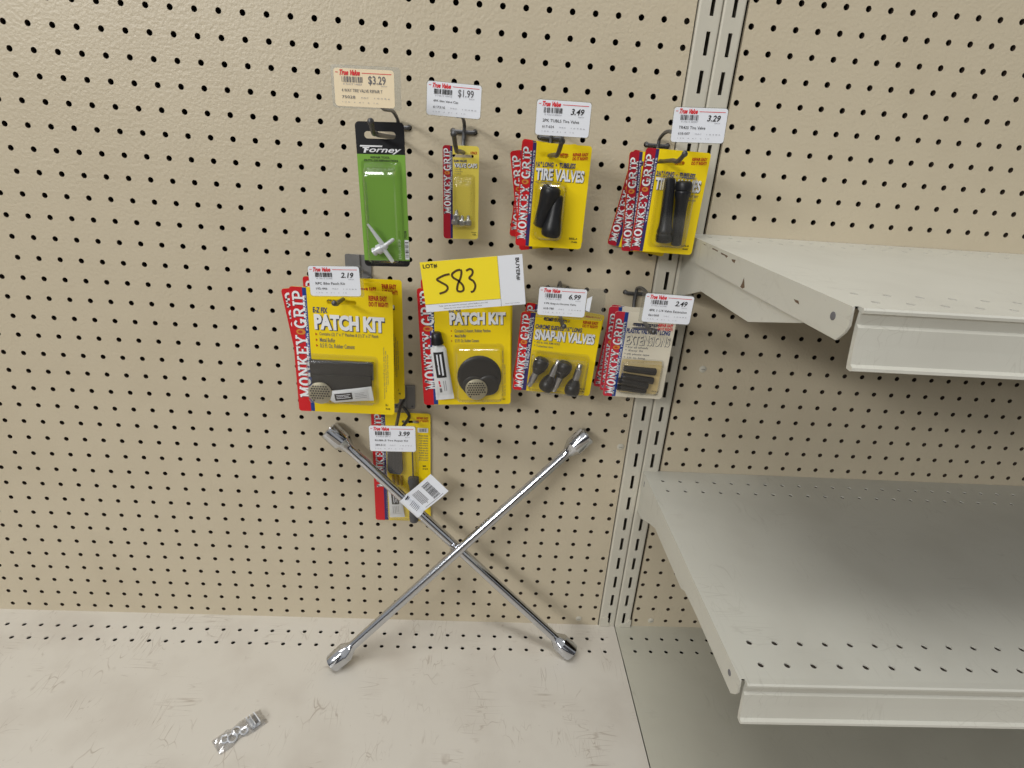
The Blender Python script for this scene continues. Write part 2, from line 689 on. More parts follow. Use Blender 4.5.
mb.box(-28, 68, 0.0, 1.6, 41.0, 41.2, 'dark_back')
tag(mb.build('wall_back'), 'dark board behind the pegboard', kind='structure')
mb = MB()
mb.box(-90, 120, -120, 2, -6.4, -6.0, 'floor_tile')
tag(mb.build('floor'), 'shop floor in front of the shelving', kind='structure')


def screw(x, z, label):
    m_ = MB()
    m_.lathe((x, 0.01, z), (x, -1, z), [(0, .2), (.03, .2), (.06, .15), (.075, .05)], 'upright_paint', 14)
    m_.box(x - .1, x + .1, -.072, -.06, z - .012, z + .012, 'grey_plate')
    tag(m_.build('screw'), label, 'screw')


screw(22.86, 18.5, 'painted screw head in right pegboard panel beneath upper shelf')
screw(19.0, 22.5, 'painted screw head between the 6.99 and 2.49 price tags, left of the upright')
screw(19.0, 13.5, 'painted screw head left of the upright, level with the lower wall shelf')
screw(18.0, 0.5, 'painted screw head at the bottom of the left pegboard near the upright')
screw(22.86, 0.5, 'painted screw head in right pegboard panel just above base shelf')


# ------------------------------------------------------------------ slotted uprights
def upright(x0, x1, xs_, label):
    t = empty('slotted_upright', ((x0 + x1) / 2, 0, 0))
    xm = (x0 + x1) / 2
    m_ = MB()
    ft = -0.10
    for k in range(-1, 28):
        z0 = 0.25 + 1.5 * k - 0.29
        z1 = z0 + 1.5
        s0, s1 = 0.25 + 1.5 * k, 0.25 + 1.5 * k + 0.92
        z0c, z1c = max(z0, 0.0), min(z1, 41)
        holes = [] if k < 0 else [rrect(xs_ - .09 - xm, xs_ + .09 - xm, s0, s1, .015, 1)]
        m_.prism([(x0 + .1 - xm, z0c), (x1 - .1 - xm, z0c), (x1 - .1 - xm, z1c), (x0 + .1 - xm, z1c)], FY, ft, ft + .07, 'upright_paint', holes) if not k < 0 else None
    # rounded shoulders and side webs
    for sx, xe in ((-1, x0 - xm), (1, x1 - xm)):
        pts = []
        for q in range(5):
            an = math.radians(90 * q / 4)
            pts.append((xe - sx * .1 + sx * .1 * math.sin(an), ft + .1 - .1 * math.cos(an)))
        pts.append((xe, 1.5))
        pts.append((xe - sx * .06, 1.5))
        pts.append((xe - sx * .06, ft + .07))
        pts.append((xe - sx * .1, ft + .07))
        m_.prism(pts, lambda p, z: (p[0], p[1], z), 0.0, 41, 'upright_paint')
    m_.build('channel', t)
    m_ = MB()
    m_.box(x0 - xm, x1 - xm, 1.45, 1.52, 0, 41, 'dark_back')
    m_.build('back_web', t)
    m_ = MB()
    m_.prism([(-.5, .02), (.12, .02), (.12, .3), (.02, .42), (.02, .75), (-.04, .78), (-.44, .78), (-.5, .7)] if x0 < 20 else
             [(-.15, .02), (.52, .02), (.52, .62), (.40, .70), (.30, .42), (.12, .36), (-.15, .25)], FY, -.17, -.10, 'upright_paint')
    m_.build('foot_clip', t)
    tag(t, label, 'upright', 'slotted uprights between the pegboards')


upright(19.40, 20.44, 20.0, 'cream slotted upright next to the left pegboard panel')
upright(20.48, 21.46, 20.98, 'cream slotted upright next to the right pegboard panel, carrying the shelf brackets')

# flange of the upright seen through the last column of holes
mb = MB()
mb.box(18.6, 19.38, 0.45, 0.5, 31.8, 41, 'upright_paint')
mb.box(18.6, 19.38, 0.45, 0.5, 9.0, 20.0, 'upright_paint')
tag(mb.build('trim_1'), 'painted flange behind the pegboard holes', kind='structure')


# ------------------------------------------------------------------ base shelves
def fn_deck(z):
    return lambda x, y, t: (x, y, z - t)


def base_shelf(x0, x1, hx, rows, m, label):
    t = empty('base_shelf', ((x0 + x1) / 2, -9, 0))
    xm = (x0 + x1) / 2
    m_ = MB()
    n = int(x1 - hx)
    xs_ = [hx + k for k in range(int(math.ceil(x0 - hx)), n + 1) if x0 + .2 < hx + k < x1 - .2]
    fn = lambda x, y, tt: (x - xm, y + 9, -tt)
    ymid = rows[1] - .5
    holes_grid(m_, xs_, [rows[1], rows[0]], (x0, x1), 0.125, fn, 0.06, m, (ymid, 0.0))
    m_.box(x0 - xm, x1 - xm, -18 + 9, ymid + 9, -.06, 0, m)
    m_.box(x0 - xm, x0 + .05 - xm, -18 + 9, 9, -1.2, -.0005, m)
    m_.box(x1 - .05 - xm, x1 - xm, -18 + 9, 9, -1.2, -.0005, m)
    m_.build('deck_panel', t)
    m_ = MB()
    m_.box(x0 - xm, x1 - xm, -18.1 + 9, -18 + 9, -1.4, 0.02, m)
    m_.build('front_edge', t)
    m_ = MB()
    m_.box(x0 - xm, x1 - xm, -17 + 9, -16.9 + 9, -6, -1.2, m)
    m_.build('kick_plate', t)
    tag(t, label, 'shelf', 'base shelves')


base_shelf(-27.6, 20.43, 0.44, (-1.18, -2.17), 'deck_paint', 'scratched off-white base shelf that the wrench stands on')
base_shelf(20.49, 68.4, 21.39, (-1.07, -2.08), 'deck_grey_shaded', 'grey base shelf at the lower right, colour darkened for shade under the empty shelves')


# ------------------------------------------------------------------ wall shelves
def wall_shelf(z, bracket, label, chips=()):
    x0, x1 = 20.56, 68.3
    xp = x0 + .05
    xm = (x0 + x1) / 2
    t = empty('wall_shelf', (xm, -7, z))
    m_ = MB()
    n = 46
    fn = lambda x, y, tt: (x - xm, y + 7, -tt)
    holes_grid(m_, [21.44 + k for k in range(n)], [-2.07, -1.07], (xp, x1), 0.115, fn, 0.06, 'shelf_paint', (-2.6, -0.02))
    holes_grid(m_, [21.61 + k for k in range(n)], [-13.52, -12.5], (xp, x1), 0.115, fn, 0.06, 'shelf_paint', (-14.15, -11.9))
    m_.add([fn(xp, -11.9, 0), fn(x1, -11.9, 0), fn(x1, -2.6, 0), fn(xp, -2.6, 0)], [(0, 1, 2, 3)], 'shelf_paint')
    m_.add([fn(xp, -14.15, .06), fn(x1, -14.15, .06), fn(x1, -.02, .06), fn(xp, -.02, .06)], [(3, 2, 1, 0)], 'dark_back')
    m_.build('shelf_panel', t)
    m_ = MB()
    side = [(-.15, 0), (-14.2, 0), (-14.28, -.5), (-14.18, -.72), (-13.9, -1.02), (-.15, -1.1)]
    m_.prism(side, lambda p, x: (x - xm, p[0] + 7, p[1]), x0 - .02, x0 + .05, 'shelf_paint')
    for zz, yy in ((-.45, -13.5),):
        m_.lathe((x0 - .021 - xm, yy + 7, zz), (x0 - 1 - xm, yy + 7, zz), [(0, .12), (.012, .12), (.02, .05)], 'print_grey', 14)
    m_.box(x0 - .024 - xm, x0 - .02 - xm, -.72 + 7, -.62 + 7, -.7, -.35, 'print_grey')
    for ch in chips:
        m_.flat(ch, lambda p, tt: (x0 - .0235 - xm, p[0] + 7, p[1]), 0, 'chip')
    m_.build('side_flange', t)
    m_ = MB()
    m_.prism(bracket, lambda p, x: (x - xm, p[0] + 7, p[1]), x0 + .055, x0 + .17, 'shelf_paint')
    m_.build('bracket', t)
    m_ = MB()
    prof = [(-14.1, .0), (-14.34, .01), (-14.40, -.04), (-14.40, -.12), (-14.30, -.17), (-14.28, -.45), (-14.36, -.52), (-14.42, -1.0), (-14.5, -1.5), (-14.62, -1.56),
            (-14.64, -1.64), (-14.56, -1.68), (-14.38, -1.66), (-14.34, -1.5), (-14.2, -.5), (-14.2, -.1), (-14.1, -.08)]
    m_.prism(prof, lambda p, x: (x - xm, p[0] + 7, p[1]), x0 + .19, x1, 'shelf_paint')
    m_.build('price_rail', t)
    tag(t, label, 'shelf', 'wall shelves on the right')
    return t


wall_shelf(12.0, [(-.1, -.4), (-13.0, -.4), (-11.8, -1.06), (-8.4, -1.3), (-8.0, -1.52), (-3.4, -1.56), (-2.6, -1.9), (-1.0, -2.68), (-.1, -2.75)],
           'lower of the two off-white wall shelves on the right, scuffed near its front corner')
wall_shelf(25.62, [(-.1, -.4), (-13.4, -.4), (-11.9, -1.12), (-8.5, -2.08), (-3.35, -2.14), (-.4, -3.1), (-.1, -3.1)],
           'upper of the two off-white wall shelves on the right with chipped side flange',
           [[(-7.55, -.62), (-7.48, -.88), (-7.40, -1.02), (-7.62, -1.04), (-7.78, -.96), (-7.70, -.84)],
            [(-3.9, -.10), (-4.6, -.12), (-4.55, -.17), (-4.2, -.15), (-3.95, -.16)],
            [(-4.9, -.13), (-5.7, -.15), (-5.6, -.24), (-5.35, -.19), (-5.0, -.20)],
            [(-6.1, -.20), (-6.5, -.16), (-6.45, -.30), (-6.2, -.27)],
            [(-2.6, -.10), (-3.2, -.11), (-3.0, -.14)],
            [(-11.3, -.52), (-11.6, -.50), (-11.7, -.60), (-11.45, -.58)]])


# ------------------------------------------------------------------ hooks
def hook(xb, z0, slot, tip, arm, label, plate=None, half=0.5):
    t = empty('pegboard_hook', (xb, 0, z0))
    L = lambda p: (p[0] - xb, p[1], p[2] - z0)
    m_ = MB()
    if plate:
        px0, px1, pz0, pz1 = plate
        m_.prism(rrect(px0 - xb, px1 - xb, pz0 - z0, pz1 - z0, .08, 3), FY, -.10, -.03, 'grey_plate')
        m_.box((px0 + px1) / 2 - .06 - xb, (px0 + px1) / 2 + .1 - xb, -.2, -.1, pz0 + .1 - z0, pz1 - z0, 'grey_plate')
        for q in (px0 + .15, px1 - .15):
            m_.ball((q - xb, -.11, pz0 + .15 - z0), .06, 'zinc', 8, (1, .4, 1))
        m_.build('back_plate', t)
    else:
        e = half
        m_.tube(catmull([(-e, .5, .1), (-e, .1, .06), (-e, -.08, .01), (-e + .1, -.12, -.02), (0, -.12, -.03), (e - .1, -.12, -.02), (e, -.08, .01), (e, .1, .06), (e, .5, .1)], 4), .095, 'zinc', 8)
        m_.build('crossbar', t)
    m_ = MB()
    sx, sd, sz = slot
    tx, td, tz = tip
    if plate:
        start = [(xb, -.14, z0 - .1), (xb + (sx - xb) * .5, -.2, (z0 + sz) / 2), (sx, -.22 if sd < .6 else -.4, sz)]
    else:
        start = [(xb, -.14, z0 + .05), (xb, -.15, z0 - .5), (xb + (sx - xb) * .15, -.28, sz + .03), (xb + (sx - xb) * .3, -.55, sz - .02)]
    kx, kd = sx + (tx - sx) * .72, sd + (td - sd) * .72
    mid = (sx + (tx - sx) * .4, -(sd + (td - sd) * .4), sz + .04)
    pts = start + ([(sx, -sd, sz)] if sd > .7 else []) + [mid, (kx, -kd, sz + .12 * (tz - sz)), (tx, -td, tz)]
    m_.tube([L(p) for p in catmull(pts, 5)], .092, 'zinc', 8, ball=.125)
    m_.build('prong', t)
    m_ = MB()
    ax, ad, az = arm
    if plate:
        st = [(xb + .05, -.16, z0 + .3)]
    else:
        st = [(xb + .02, -.16, z0 - .3), (xb + .02, -.17, z0 + .05), (xb + .02, -.35, z0 + .32)]
    pts = st + [(xb + (ax - xb) * .2, -ad * .3, z0 + .55 if not plate else z0 + .3 + (az - .35 - z0) * .3), (xb + (ax - xb) * .75, -ad * .8, az - .45), (ax, -ad + .08, az - .25)]
    m_.tube([L(p) for p in catmull(pts, 5)], .082, 'zinc', 8)
    m_.prism(rrect(ax - .42 - xb, ax + .42 - xb, az - .38 - z0, az + .3 - z0, .06, 2), FY, -ad + .045, -ad + .085, 'grey_plate')
    m_.build('label_arm', t)
    tag(t, label, 'hook', 'hooks holding the blister cards')


# ------------------------------------------------------------------ price tags
def price_tag(x, d, z, deg, data, label, beige=False, ext=(0.03, 0.03, 0.03, 0.03), serif=True, H=1.16, curl=False):
    W = 2.0
    t = empty('price_tag', (x, -d, z), deg)
    m_ = MB()
    l, r_, bt, tp = ext
    m_.prism(rrect(-W / 2 - l, W / 2 + r_, -H / 2 - bt, H / 2 + tp, .09, 4), FY, 0.0, 0.03, 'holder_clear')
    m_.build('holder', t)
    m_ = MB()
    pm = 'paper_beige' if beige else 'paper'
    m_.prism(rrect(-W / 2, W / 2, -H / 2, H / 2, .10, 4), FY, -.012, -.002, pm)
    s = Sheet(m_, W, H, -.012)
    ink = 'print_grey' if beige else 'print_black'
    s.text('True Value', .10, .035, .44, .18, 'print_red', 2, .045, .40)
    s.rect(.03, .10, .075, .118, 'print_red')
    s.rect(.47, .10, .96, .118, 'print_red')
    s.barcode(.13, .21, .48, .36, 'print_grey' if beige else 'print_black', seed=len(data[1]) * 7 + 3)
    s.text(data[3], .15, .385, .46, .43, 'print_light', 2)
    price = data[0]
    if serif:
        s.text(price, .63, .20, .88, .38, ink, 2, .02, .22)
    else:
        s.text(price, .57, .17, .86, .42, 'print_grey' if not beige else ink, 2, .012, 0)
    s.text('EACH', .78, .41, .88, .445, 'print_light', 2)
    s.text(data[1], .12, .53, data[4], .615, 'print_grey' if beige else 'print_black', 2, .006)
    s.text(data[2], .12, .71, .34, .785, 'print_grey', 2, .012)
    s.text('M-B-C', .44, .735, .56, .775, 'print_light', 2)
    s.text('1 0 4 8 6', .66, .74, .92, .775, 'print_light', 2)
    s.text('1 2 0   4   6 1   2   1 0', .12, .87, .72, .90, 'print_light', 2)
    m_.build('paper_label', t)
    if curl:
        m_ = MB()
        m_.prism([(W / 2 + .02, -.28), (W / 2 + .20, -.34), (W / 2 + .24, .34), (W / 2 + .04, .22)], FY, -.01, -.004, 'paper')
        m_.build('paper_tab', t)
    tag(t, label, 'price tag', 'price tags over the hooks')
    return t


HG = [
    # xb, z0, slot(x,d,z), tip(x,d,z), arm end = tag centre, hook label
    (6.5, 29.5, (6.47, 4.5, 29.06), (6.52, 6.3, 29.46), (6.95, 6.92, 30.40), 'hook with upturned tip holding the green card', None),
    (9.5, 29.5, (9.56, 1.2, 28.62), (9.38, 5.2, 29.27), (9.36, 5.0, 30.42), 'hook with visible crossbar above the small valve cap card', None),
    (13.5, 29.5, (13.36, 2.0, 28.74), (13.5, 5.0, 29.29), (13.42, 5.44, 30.04), 'hook holding the short tire valve cards under the 3.49 tag', None),
    (18.5, 29.5, (18.45, 2.0, 28.84), (18.40, 4.7, 29.15), (18.48, 5.6, 30.14), 'hook holding the long tire valve cards beside the uprights', None),
    (4.46, 22.6, (4.33, 2.8, 22.05), (4.30, 4.2, 22.21), (4.84, 5.91, 23.58), 'hook with grey back plate above the left patch kits', (3.82, 5.1, 22.35, 23.62)),
    (9.5, 22.5, (10.0, 1.5, 22.2), (10.0, 4.2, 22.5), (10.2, 5.5, 23.62), 'hook behind the yellow lot tag carrying the right patch kits', None),
    (14.5, 22.5, (14.52, 1.8, 21.54), (14.43, 4.1, 21.70), (14.07, 5.36, 23.11), 'hook holding the snap-in valve cards under the 6.99 tag', None),
    (18.5, 22.5, (18.72, 1.8, 21.43), (18.55, 4.0, 21.63), (18.30, 6.20, 23.28), 'hook with curled crossbar above the cream valve extension cards', None),
    (6.62, 15.6, (6.95, .1, 14.92), (6.6, 3.5, 15.3), (7.09, 6.38, 16.85), 'hook with grey plate above the repair kit behind the wrench', (6.1, 7.26, 15.35, 16.75)),
]
for h_ in HG:
    hook(*h_[:6], plate=h_[6])

price_tag(6.47, 6.92, 30.45, 1.2, ('$3.29', '4 WAY TIRE VALVE REPAIR T', '75028', '0 32277 14082', .80), 'beige 3.29 price tag in a clear sleeve above the green card', True, (.09, .22, .05, .10), False, 1.14)
price_tag(9.35, 5.0, 30.42, -1.1, ('$1.99', '4PK Slim Valve Cap', '617316', '0 73612 10418', .58), 'white 1.99 price tag above the small valve cap card', False, (.03, .03, .03, .03), False, 1.12)
price_tag(13.42, 5.44, 30.04, .3, ('3.49', '2PK TUBLS Tire Valve', '617-654', '0 73612 00654', .80), 'white 3.49 price tag above the short tire valves', H=1.18)
price_tag(18.48, 5.6, 30.14, 2.0, ('3.29', 'TR425 Tire Valve', '618-007', '0 73612 00007', .62), 'white 3.29 price tag in front of the slotted uprights', H=1.17)
price_tag(4.84, 5.91, 23.58, 2.5, ('2.19', 'RPC Bike Patch Kit', '195-446', '0 73612 22446', .70), 'white 2.19 price tag above the left patch kit', H=1.19, ext=(.02, .12, .04, .02))
price_tag(14.07, 5.36, 23.11, -.5, ('6.99', '4 PK Snap-in Chrome Valve', '618-780', '0 73612 17780', .80), 'white 6.99 price tag in a wide clear holder above the snap-in valves', H=1.19, ext=(.04, .80, .10, .06), curl=True)
price_tag(18.30, 6.20, 23.28, -1.0, ('2.49', '4PK 1-1/4 Valve Extension', '061068', '0 73612 61068', .90), 'white 2.49 price tag above the valve extensions, in front of the uprights', H=1.18, ext=(.12, .04, .05, .05))
price_tag(7.09, 6.38, 16.85, 1.4, ('3.99', 'RUBR-Z Tire Repair Kit', '389-512', '0 73612 38512', .84), 'white 3.99 price tag above the repair kit behind the wrench', H=1.25, ext=(.02, .04, .02, .02))

# ------------------------------------------------------------------ auction lot tag
t = empty('lot_tag', (10.35, -5.62, 23.74), 8.0)
W, H = 4.12, 2.06
mb = MB()
mb.prism(rrect(-W / 2, W / 2, -H / 2, H / 2, .01, 1), FY, 0, .012, 'paper')
s = Sheet(mb, W, H, 0)
s.rect(0.0, 0.0, .755, .845, 'lot_yellow', 1)
s.rect(.755, 0, .758, 1, 'print_grey', 1)
s.rect(0, .845, .757, .851, 'print_grey', 1)
s.text('LOT#', .025, .045, .165, .135, 'print_black', 2, .03)
s.text('BUYER#', .925, .06, .965, .50, 'print_black', 2, .02, way='down')
s.text('Take care to read the auction terms before you bid', .13, .885, .62, .915, 'print_grey', 2, .006)
s.text('Please do not move this tag from the item', .18, .94, .56, .968, 'print_grey', 2, .006)
s.text('Keep with invoice', .80, .945, .94, .965, 'print_grey', 2, .006)
wd = .085
s.stroke([(.300, .275), (.25, .285), (.185, .33), (.163, .365), (.20, .42), (.252, .49), (.262, .55), (.235, .61), (.17, .645)], wd, 'marker')
s.stroke([(.415, .205), (.37, .22), (.325, .28), (.335, .35), (.385, .42), (.425, .52), (.425, .61), (.39, .635), (.36, .60), (.375, .48), (.41, .36), (.425, .25), (.418, .20)], wd, 'marker')
s.stroke([(.475, .235), (.515, .205), (.54, .24), (.535, .31), (.50, .385), (.54, .45), (.555, .55), (.53, .645), (.50, .66)], wd, 'marker')
mb.build('card', t)
mb = MB()
mb.prism(rrect(-.45, .35, -.45, .25, .05, 2), FY, .013, .06, 'holder_clear')
mb.build('adhesive_pad', t)
tag(t, 'yellow and white auction lot tag reading 583 in front of the right patch kit', 'lot tag')


# ------------------------------------------------------------------ blister card helpers
def blister(parent, W, H, u0, v0, u1, v1, depth, y0, taper=.12, r=.15, topslope=0.0):
    x0, x1 = (u0 - .5) * W, (u1 - .5) * W
    z0, z1 = (.5 - v1) * H, (.5 - v0) * H
    m_ = MB()
    rings = []
    for ins, y in ((-.10, 0.0), (0.0, 0.005), (taper * .8, depth * .86), (taper + .04, depth * .96), (taper + .10, depth)):
        o = rrect(x0 + ins, x1 - ins, z0 + ins, z1 - ins - (topslope * y / depth if y > .01 else 0), max(r - ins * .3, .03), 4)
        rings.append([(px, y0 - y - .006, pz) for px, pz in o])
    n = len(rings[0])
    v = [p for rg in rings for p in rg]
    f = []
    for i in range(len(rings) - 1):
        for k in range(n):
            q = (k + 1) % n
            f.append((i * n + k, i * n + q, (i + 1) * n + q, (i + 1) * n + k))
    f.append(tuple((len(rings) - 1) * n + k for k in range(n)))
    m_.add(v, f, 'blister_clear', False)
    return m_.build('blister', parent)


TH = .024        # card thickness


def card_root(name, x, d, z, deg):
    return empty(name, (x, -d, z), deg)


def mg_card(root, W, H, ur, ub, face='yellow', red='red', blue='navy', slot=(.5, .1, 1.2, .2), mv=(.05, .93), bandw=(.13, .90), stop=None, slant=0.0):
    m_ = MB()
    hole = rrect((slot[0] - .5) * W - slot[2] / 2, (slot[0] - .5) * W + slot[2] / 2, (.5 - slot[1]) * H - slot[3] / 2, (.5 - slot[1]) * H + slot[3] / 2, slot[3] * .45, 4)
    m_.prism(rrect(-W / 2, W / 2, -H / 2, H / 2, .14, 4), FY, -TH / 2, TH / 2, face, [hole])
    # plain white back
    m_.flat(rrect(-W / 2 + .01, W / 2 - .01, -H / 2 + .01, H / 2 - .01, .14, 4), FY, TH / 2 + .003, 'white_back', [hole])
    s_ = Sheet(m_, W, H, -TH / 2)
    m_.flat(rrect(-W / 2, (ur - .5) * W, -H / 2, H / 2, .14, 4, (1, 0, 0, 1)), FY, s_.y(1), red)
    s_.rect(ur, 0.003, ub, .997, blue, 1)
    # big vertical name on the band
    v0, v1 = mv
    h = v1 - v0
    e0, e1 = bandw
    us, ue = e0 * ur, (ur + (ub - ur) * .15) * e1
    for (m2, lay, du, dv) in (('print_shadow', 2, .010 * 3 / W, .004), ('white', 3, 0, 0)):
        s_.slabtext('MONKEY', us + du, v0 + h * .40 + dv, ue + du, v1 + dv, m2, lay, slant=slant)
        s_.slabtext('GRIP', us + du, v0 + dv, ue + du, v0 + h * .335 + dv, m2, lay, slant=slant)
    cu, cv = (us + ue) / 2, v0 + h * .368
    s_.poly([(cu + .4 * (ue - us) * x_, cv + .026 * h * y_) for x_, y_ in circle(0, 0, 1, 12)], 'emblem', 3)
    s_.poly([(cu + .4 * (ue - us) * x_ * .5 - .006, cv + .026 * h * y_ * .5) for x_, y_ in circle(0, 0, 1, 8)], 'emblem_red', 4)
    s_.text('TIRE REPAIR PRODUCTS', ur + (ub - ur) * .3, v0 + .03, ur + (ub - ur) * .78, v1 - .25, 'paper', 2, .01, way='up')
    return m_, s_


def valve_prof(L, k=1.0):
    return [(0, .30 * k), (.03, .36 * k), (.12, .38 * k), (.17, .34 * k), (.2, .31 * k), (.26, .33 * k), (.38, .33 * k), (.55, .27 * k), (.75, .22 * k), (L * .72, .19 * k), (L - .32, .18 * k), (L - .3, .16 * k), (L - .06, .15 * k), (L, .10 * k)]


def sub(parent, name, fn):
    m_ = MB()
    fn(m_)
    return m_.build(name, parent)


GROUPS = {}


def stack_copy(proto, x, d, z, deg, label, yaw=0):
    c_ = copy_tree(proto)
    c_.location = Vector((x, -d, z)) * IN
    c_.rotation_euler = (0, math.radians(-deg), math.radians(yaw))
    c_['label'] = label
    return c_


# ------------------------------------------------------------------ green card with the four way tool
W, H = 1.87, 5.52
t = card_root('valve_tool_card', 6.59, 4.5, 26.77, 2.2)
mb = MB()
slot = rrect(-.60, .60, (.5 - .085) * H - .13, (.5 - .085) * H + .13, .12, 4)
mb.prism(rrect(-W / 2, W / 2, -H / 2, H / 2, .16, 5), FY, -TH / 2, TH / 2, 'black_card', [slot])
s = Sheet(mb, W, H, -TH / 2)
s.rect(0.0, .210, 1.0, .955, 'green', 1)
# white lettered logo with its long bar
s.poly([(.08, .152), (.54, .152), (.53, .162), (.072, .162)], 'white', 2)
s.poly([(.13, .1645), (.27, .1645), (.262, .172), (.215, .172), (.21, .178), (.25, .178), (.243, .185), (.20, .185), (.185, .201), (.14, .201), (.165, .172), (.125, .172)], 'white', 2)
s.text('orney', .26, .172, .93, .208, 'white', 2, .02, .35)
s.text('REPAIR TOOL', .28, .223, .68, .238, 'print_black', 2, .03)
s.text('OUTIL DE REPARATION', .14, .243, .84, .258, 'print_black', 2, .03)
s.rect(.905, .80, .995, .945, 'white', 2)
s.barcode(.915, .815, .985, .935, 'print_black', 3, 26, 5, way='v')
s.text('70238', .905, .735, .955, .79, 'print_black', 2, .02, way='up')
s.text('Four way valve repair tool', .135, .40, .16, .75, 'print_grey', 2, .006, way='up')
mb.build('backing_card', t)
blister(t, W, H, .12, .265, .86, .965, .72, -TH / 2, .10, .14, topslope=.28)
mb = MB()
cx, cz, yy = -.10, -1.92, -.34
mb.lathe((cx - .40, yy + .05, cz - .22), (cx + .2, yy, cz + .10), [(0, .13), (.02, .17), (.10, .17), (.12, .14), (.2, .14), (.22, .2), (.42, .2), (.44, .15), (.6, .13), (.66, .10)], 'alu_dull', 16)
mb.lathe((cx + .05, yy, cz + .05), (cx - .55, yy - .05, cz + .95), [(0, .1), (.3, .09), (.9, .06), (1.05, .035)], 'alu_dull', 12)
mb.lathe((cx, yy, cz), (cx + .42, yy - .03, cz - .62), [(0, .1), (.25, .09), (.65, .085), (.72, .06)], 'alu_dull', 12)
mb.lathe((cx, yy, cz), (cx + .50, yy - .03, cz + .36), [(0, .1), (.25, .08), (.55, .075), (.6, .05)], 'alu_dull', 12)
mb.build('four_way_tool', t)
tag(t, 'tall green and black card holding a silver four way valve tool', 'blister pack')

# ------------------------------------------------------------------ small card of valve caps
W, H = 1.62, 4.05
t = card_root('valve_cap_card', 9.50, 1.2, 26.87, 1.6)
mb, s = mg_card(t, W, H, .205, .27, 'yellow_old', 'red_old', 'navy', (.56, .105, .95, .12), (.03, .72), (.12, 1.02))
s.text('SLIM VALVE', .30, .145, .66, .168, 'print_blue', 3, .03)
s.text('VALVE CAPS', .31, .178, .95, .225, 'white', 3, .03, shadow='print_shadow', off=(.012, .004))
for i, q in enumerate(('* Fits all', '* Snug seal', '* 4 pack')):
    s.text(q, .31, .238 + i * .022, .50 + .04 * (i == 1), .252 + i * .022, 'print_grey', 3, .01)
s.text('4 PACK', .76, .055, .95, .085, 'print_orange', 3, .03)
s.text('17316 A', .80, .915, .95, .93, 'print_black', 3, .02)
s.text('USA', .84, .94, .95, .955, 'print_black', 3, .02)
mb.build('backing_card', t)
blister(t, W, H, .30, .32, .84, .87, .46, -TH / 2, .08, .1, topslope=.22)
for (cx, cz, yy) in ((-.20, -1.00, -.2), (-.26, -1.22, -.2), (.06, -1.24, -.26), (.34, -1.22, -.24)):
    def capf(m_, cx=cx, cz=cz, yy=yy):
        m_.lathe((cx, yy, cz - .14), (cx + .02, yy, cz + .3), [(0, .13), (.03, .165), (.2, .165), (.24, .12), (.28, .08), (.42, .07), (.45, .03)], 'alu', 12)
    sub(t, 'valve_cap', capf)
tag(t, 'small faded yellow card of silver valve caps under the 1.99 tag', 'blister pack')

# ------------------------------------------------------------------ short tire valves
ORANGE1, ORANGE2 = 'REPAIR EASY', 'DO IT RIGHT!'
G = 'short tire valve cards'
W, H = 3.05, 4.42
t = card_root('tire_valve_card', 13.63, 2.0, 27.03, -.2)
mb, s = mg_card(t, W, H, .155, .205, 'yellow', 'red', 'navy', (.47, .105, 1.25, .2), (.045, .93))
s.text('1¼" LONG  •  TUBELESS', .215, .175, .79, .225, 'print_blue', 3, .03, .15, skew=-.012)
s.text('TIRE VALVES', .225, .232, .93, .345, 'white', 3, .035, shadow='print_shadow', off=(.008, .006))
s.text('* For .453 rim hole   * 2 pack', .215, .355, .60, .38, 'print_grey', 3, .01)
s.text(ORANGE1, .735, .075, .955, .105, 'print_orange', 3, .04, skew=-.05)
s.text(ORANGE2, .735, .112, .955, .142, 'print_orange', 3, .04, skew=-.05)
s.text('2055L-A', .80, .885, .93, .905, 'print_black', 3, .03)
s.text('17-654', .84, .92, .93, .938, 'print_black', 3, .03)
mb.build('backing_card', t)
blister(t, W, H, .24, .355, .67, .91, .93, -TH / 2, .04, .3)
P = lambda u, v, y: ((u - .5) * W, y, (.5 - v) * H)
SV = lambda L: [(0, .20), (.02, .30), (.08, .40), (.2, .44), (.36, .44), (.52, .42), (.7, .38), (.95, .34), (L - .55, .31), (L - .3, .29), (L - .06, .27), (L, .2)]
sub(t, 'tire_valve', lambda m_: m_.lathe(P(.475, .385, -.46), P(.325, .775, -.34), SV(1.85), 'rubber', 24))
sub(t, 'tire_valve', lambda m_: m_.lathe(P(.50, .885, -.46), P(.555, .49, -.40), SV(1.85), 'rubber', 24))
tag(t, 'yellow card of two short black tire valves, front of its stack under 3.49 tag', 'blister pack', G)
stack_copy(t, 13.50, 1.04, 26.88, 9.5, 'short tire valve card just behind the front one, red top left corner sticking out')
stack_copy(t, 13.56, 0.06, 27.06, -4.5, 'short tire valve card rearmost of its stack, red bottom left corner showing lowest left')

# ------------------------------------------------------------------ long tire valves
G = 'long tire valve cards'
W, H = 2.91, 4.42
t = card_root('tire_valve_card', 18.93, 2.0, 27.10, -.9)
mb, s = mg_card(t, W, H, .155, .205, 'yellow', 'red_old', 'navy', (.40, .115, 1.30, .2), (.055, .955))
s.text('2½" LONG  •  TUBELESS', .215, .20, .82, .255, 'print_blue', 3, .03, .15)
s.text('TIRE VALVES', .225, .262, .935, .38, 'white', 3, .035, shadow='print_shadow', off=(.008, .006))
s.text('* FAST SET', .74, .405, .93, .43, 'print_grey', 3, .02)
s.text('2 per pack', .76, .445, .90, .47, 'print_grey', 3, .02)
s.text(ORANGE1, .725, .055, .955, .085, 'print_orange', 3, .04, skew=-.04)
s.text(ORANGE2, .725, .092, .955, .122, 'print_orange', 3, .04, skew=-.04)
s.text('2055L-B', .80, .90, .93, .92, 'print_black', 3, .03)
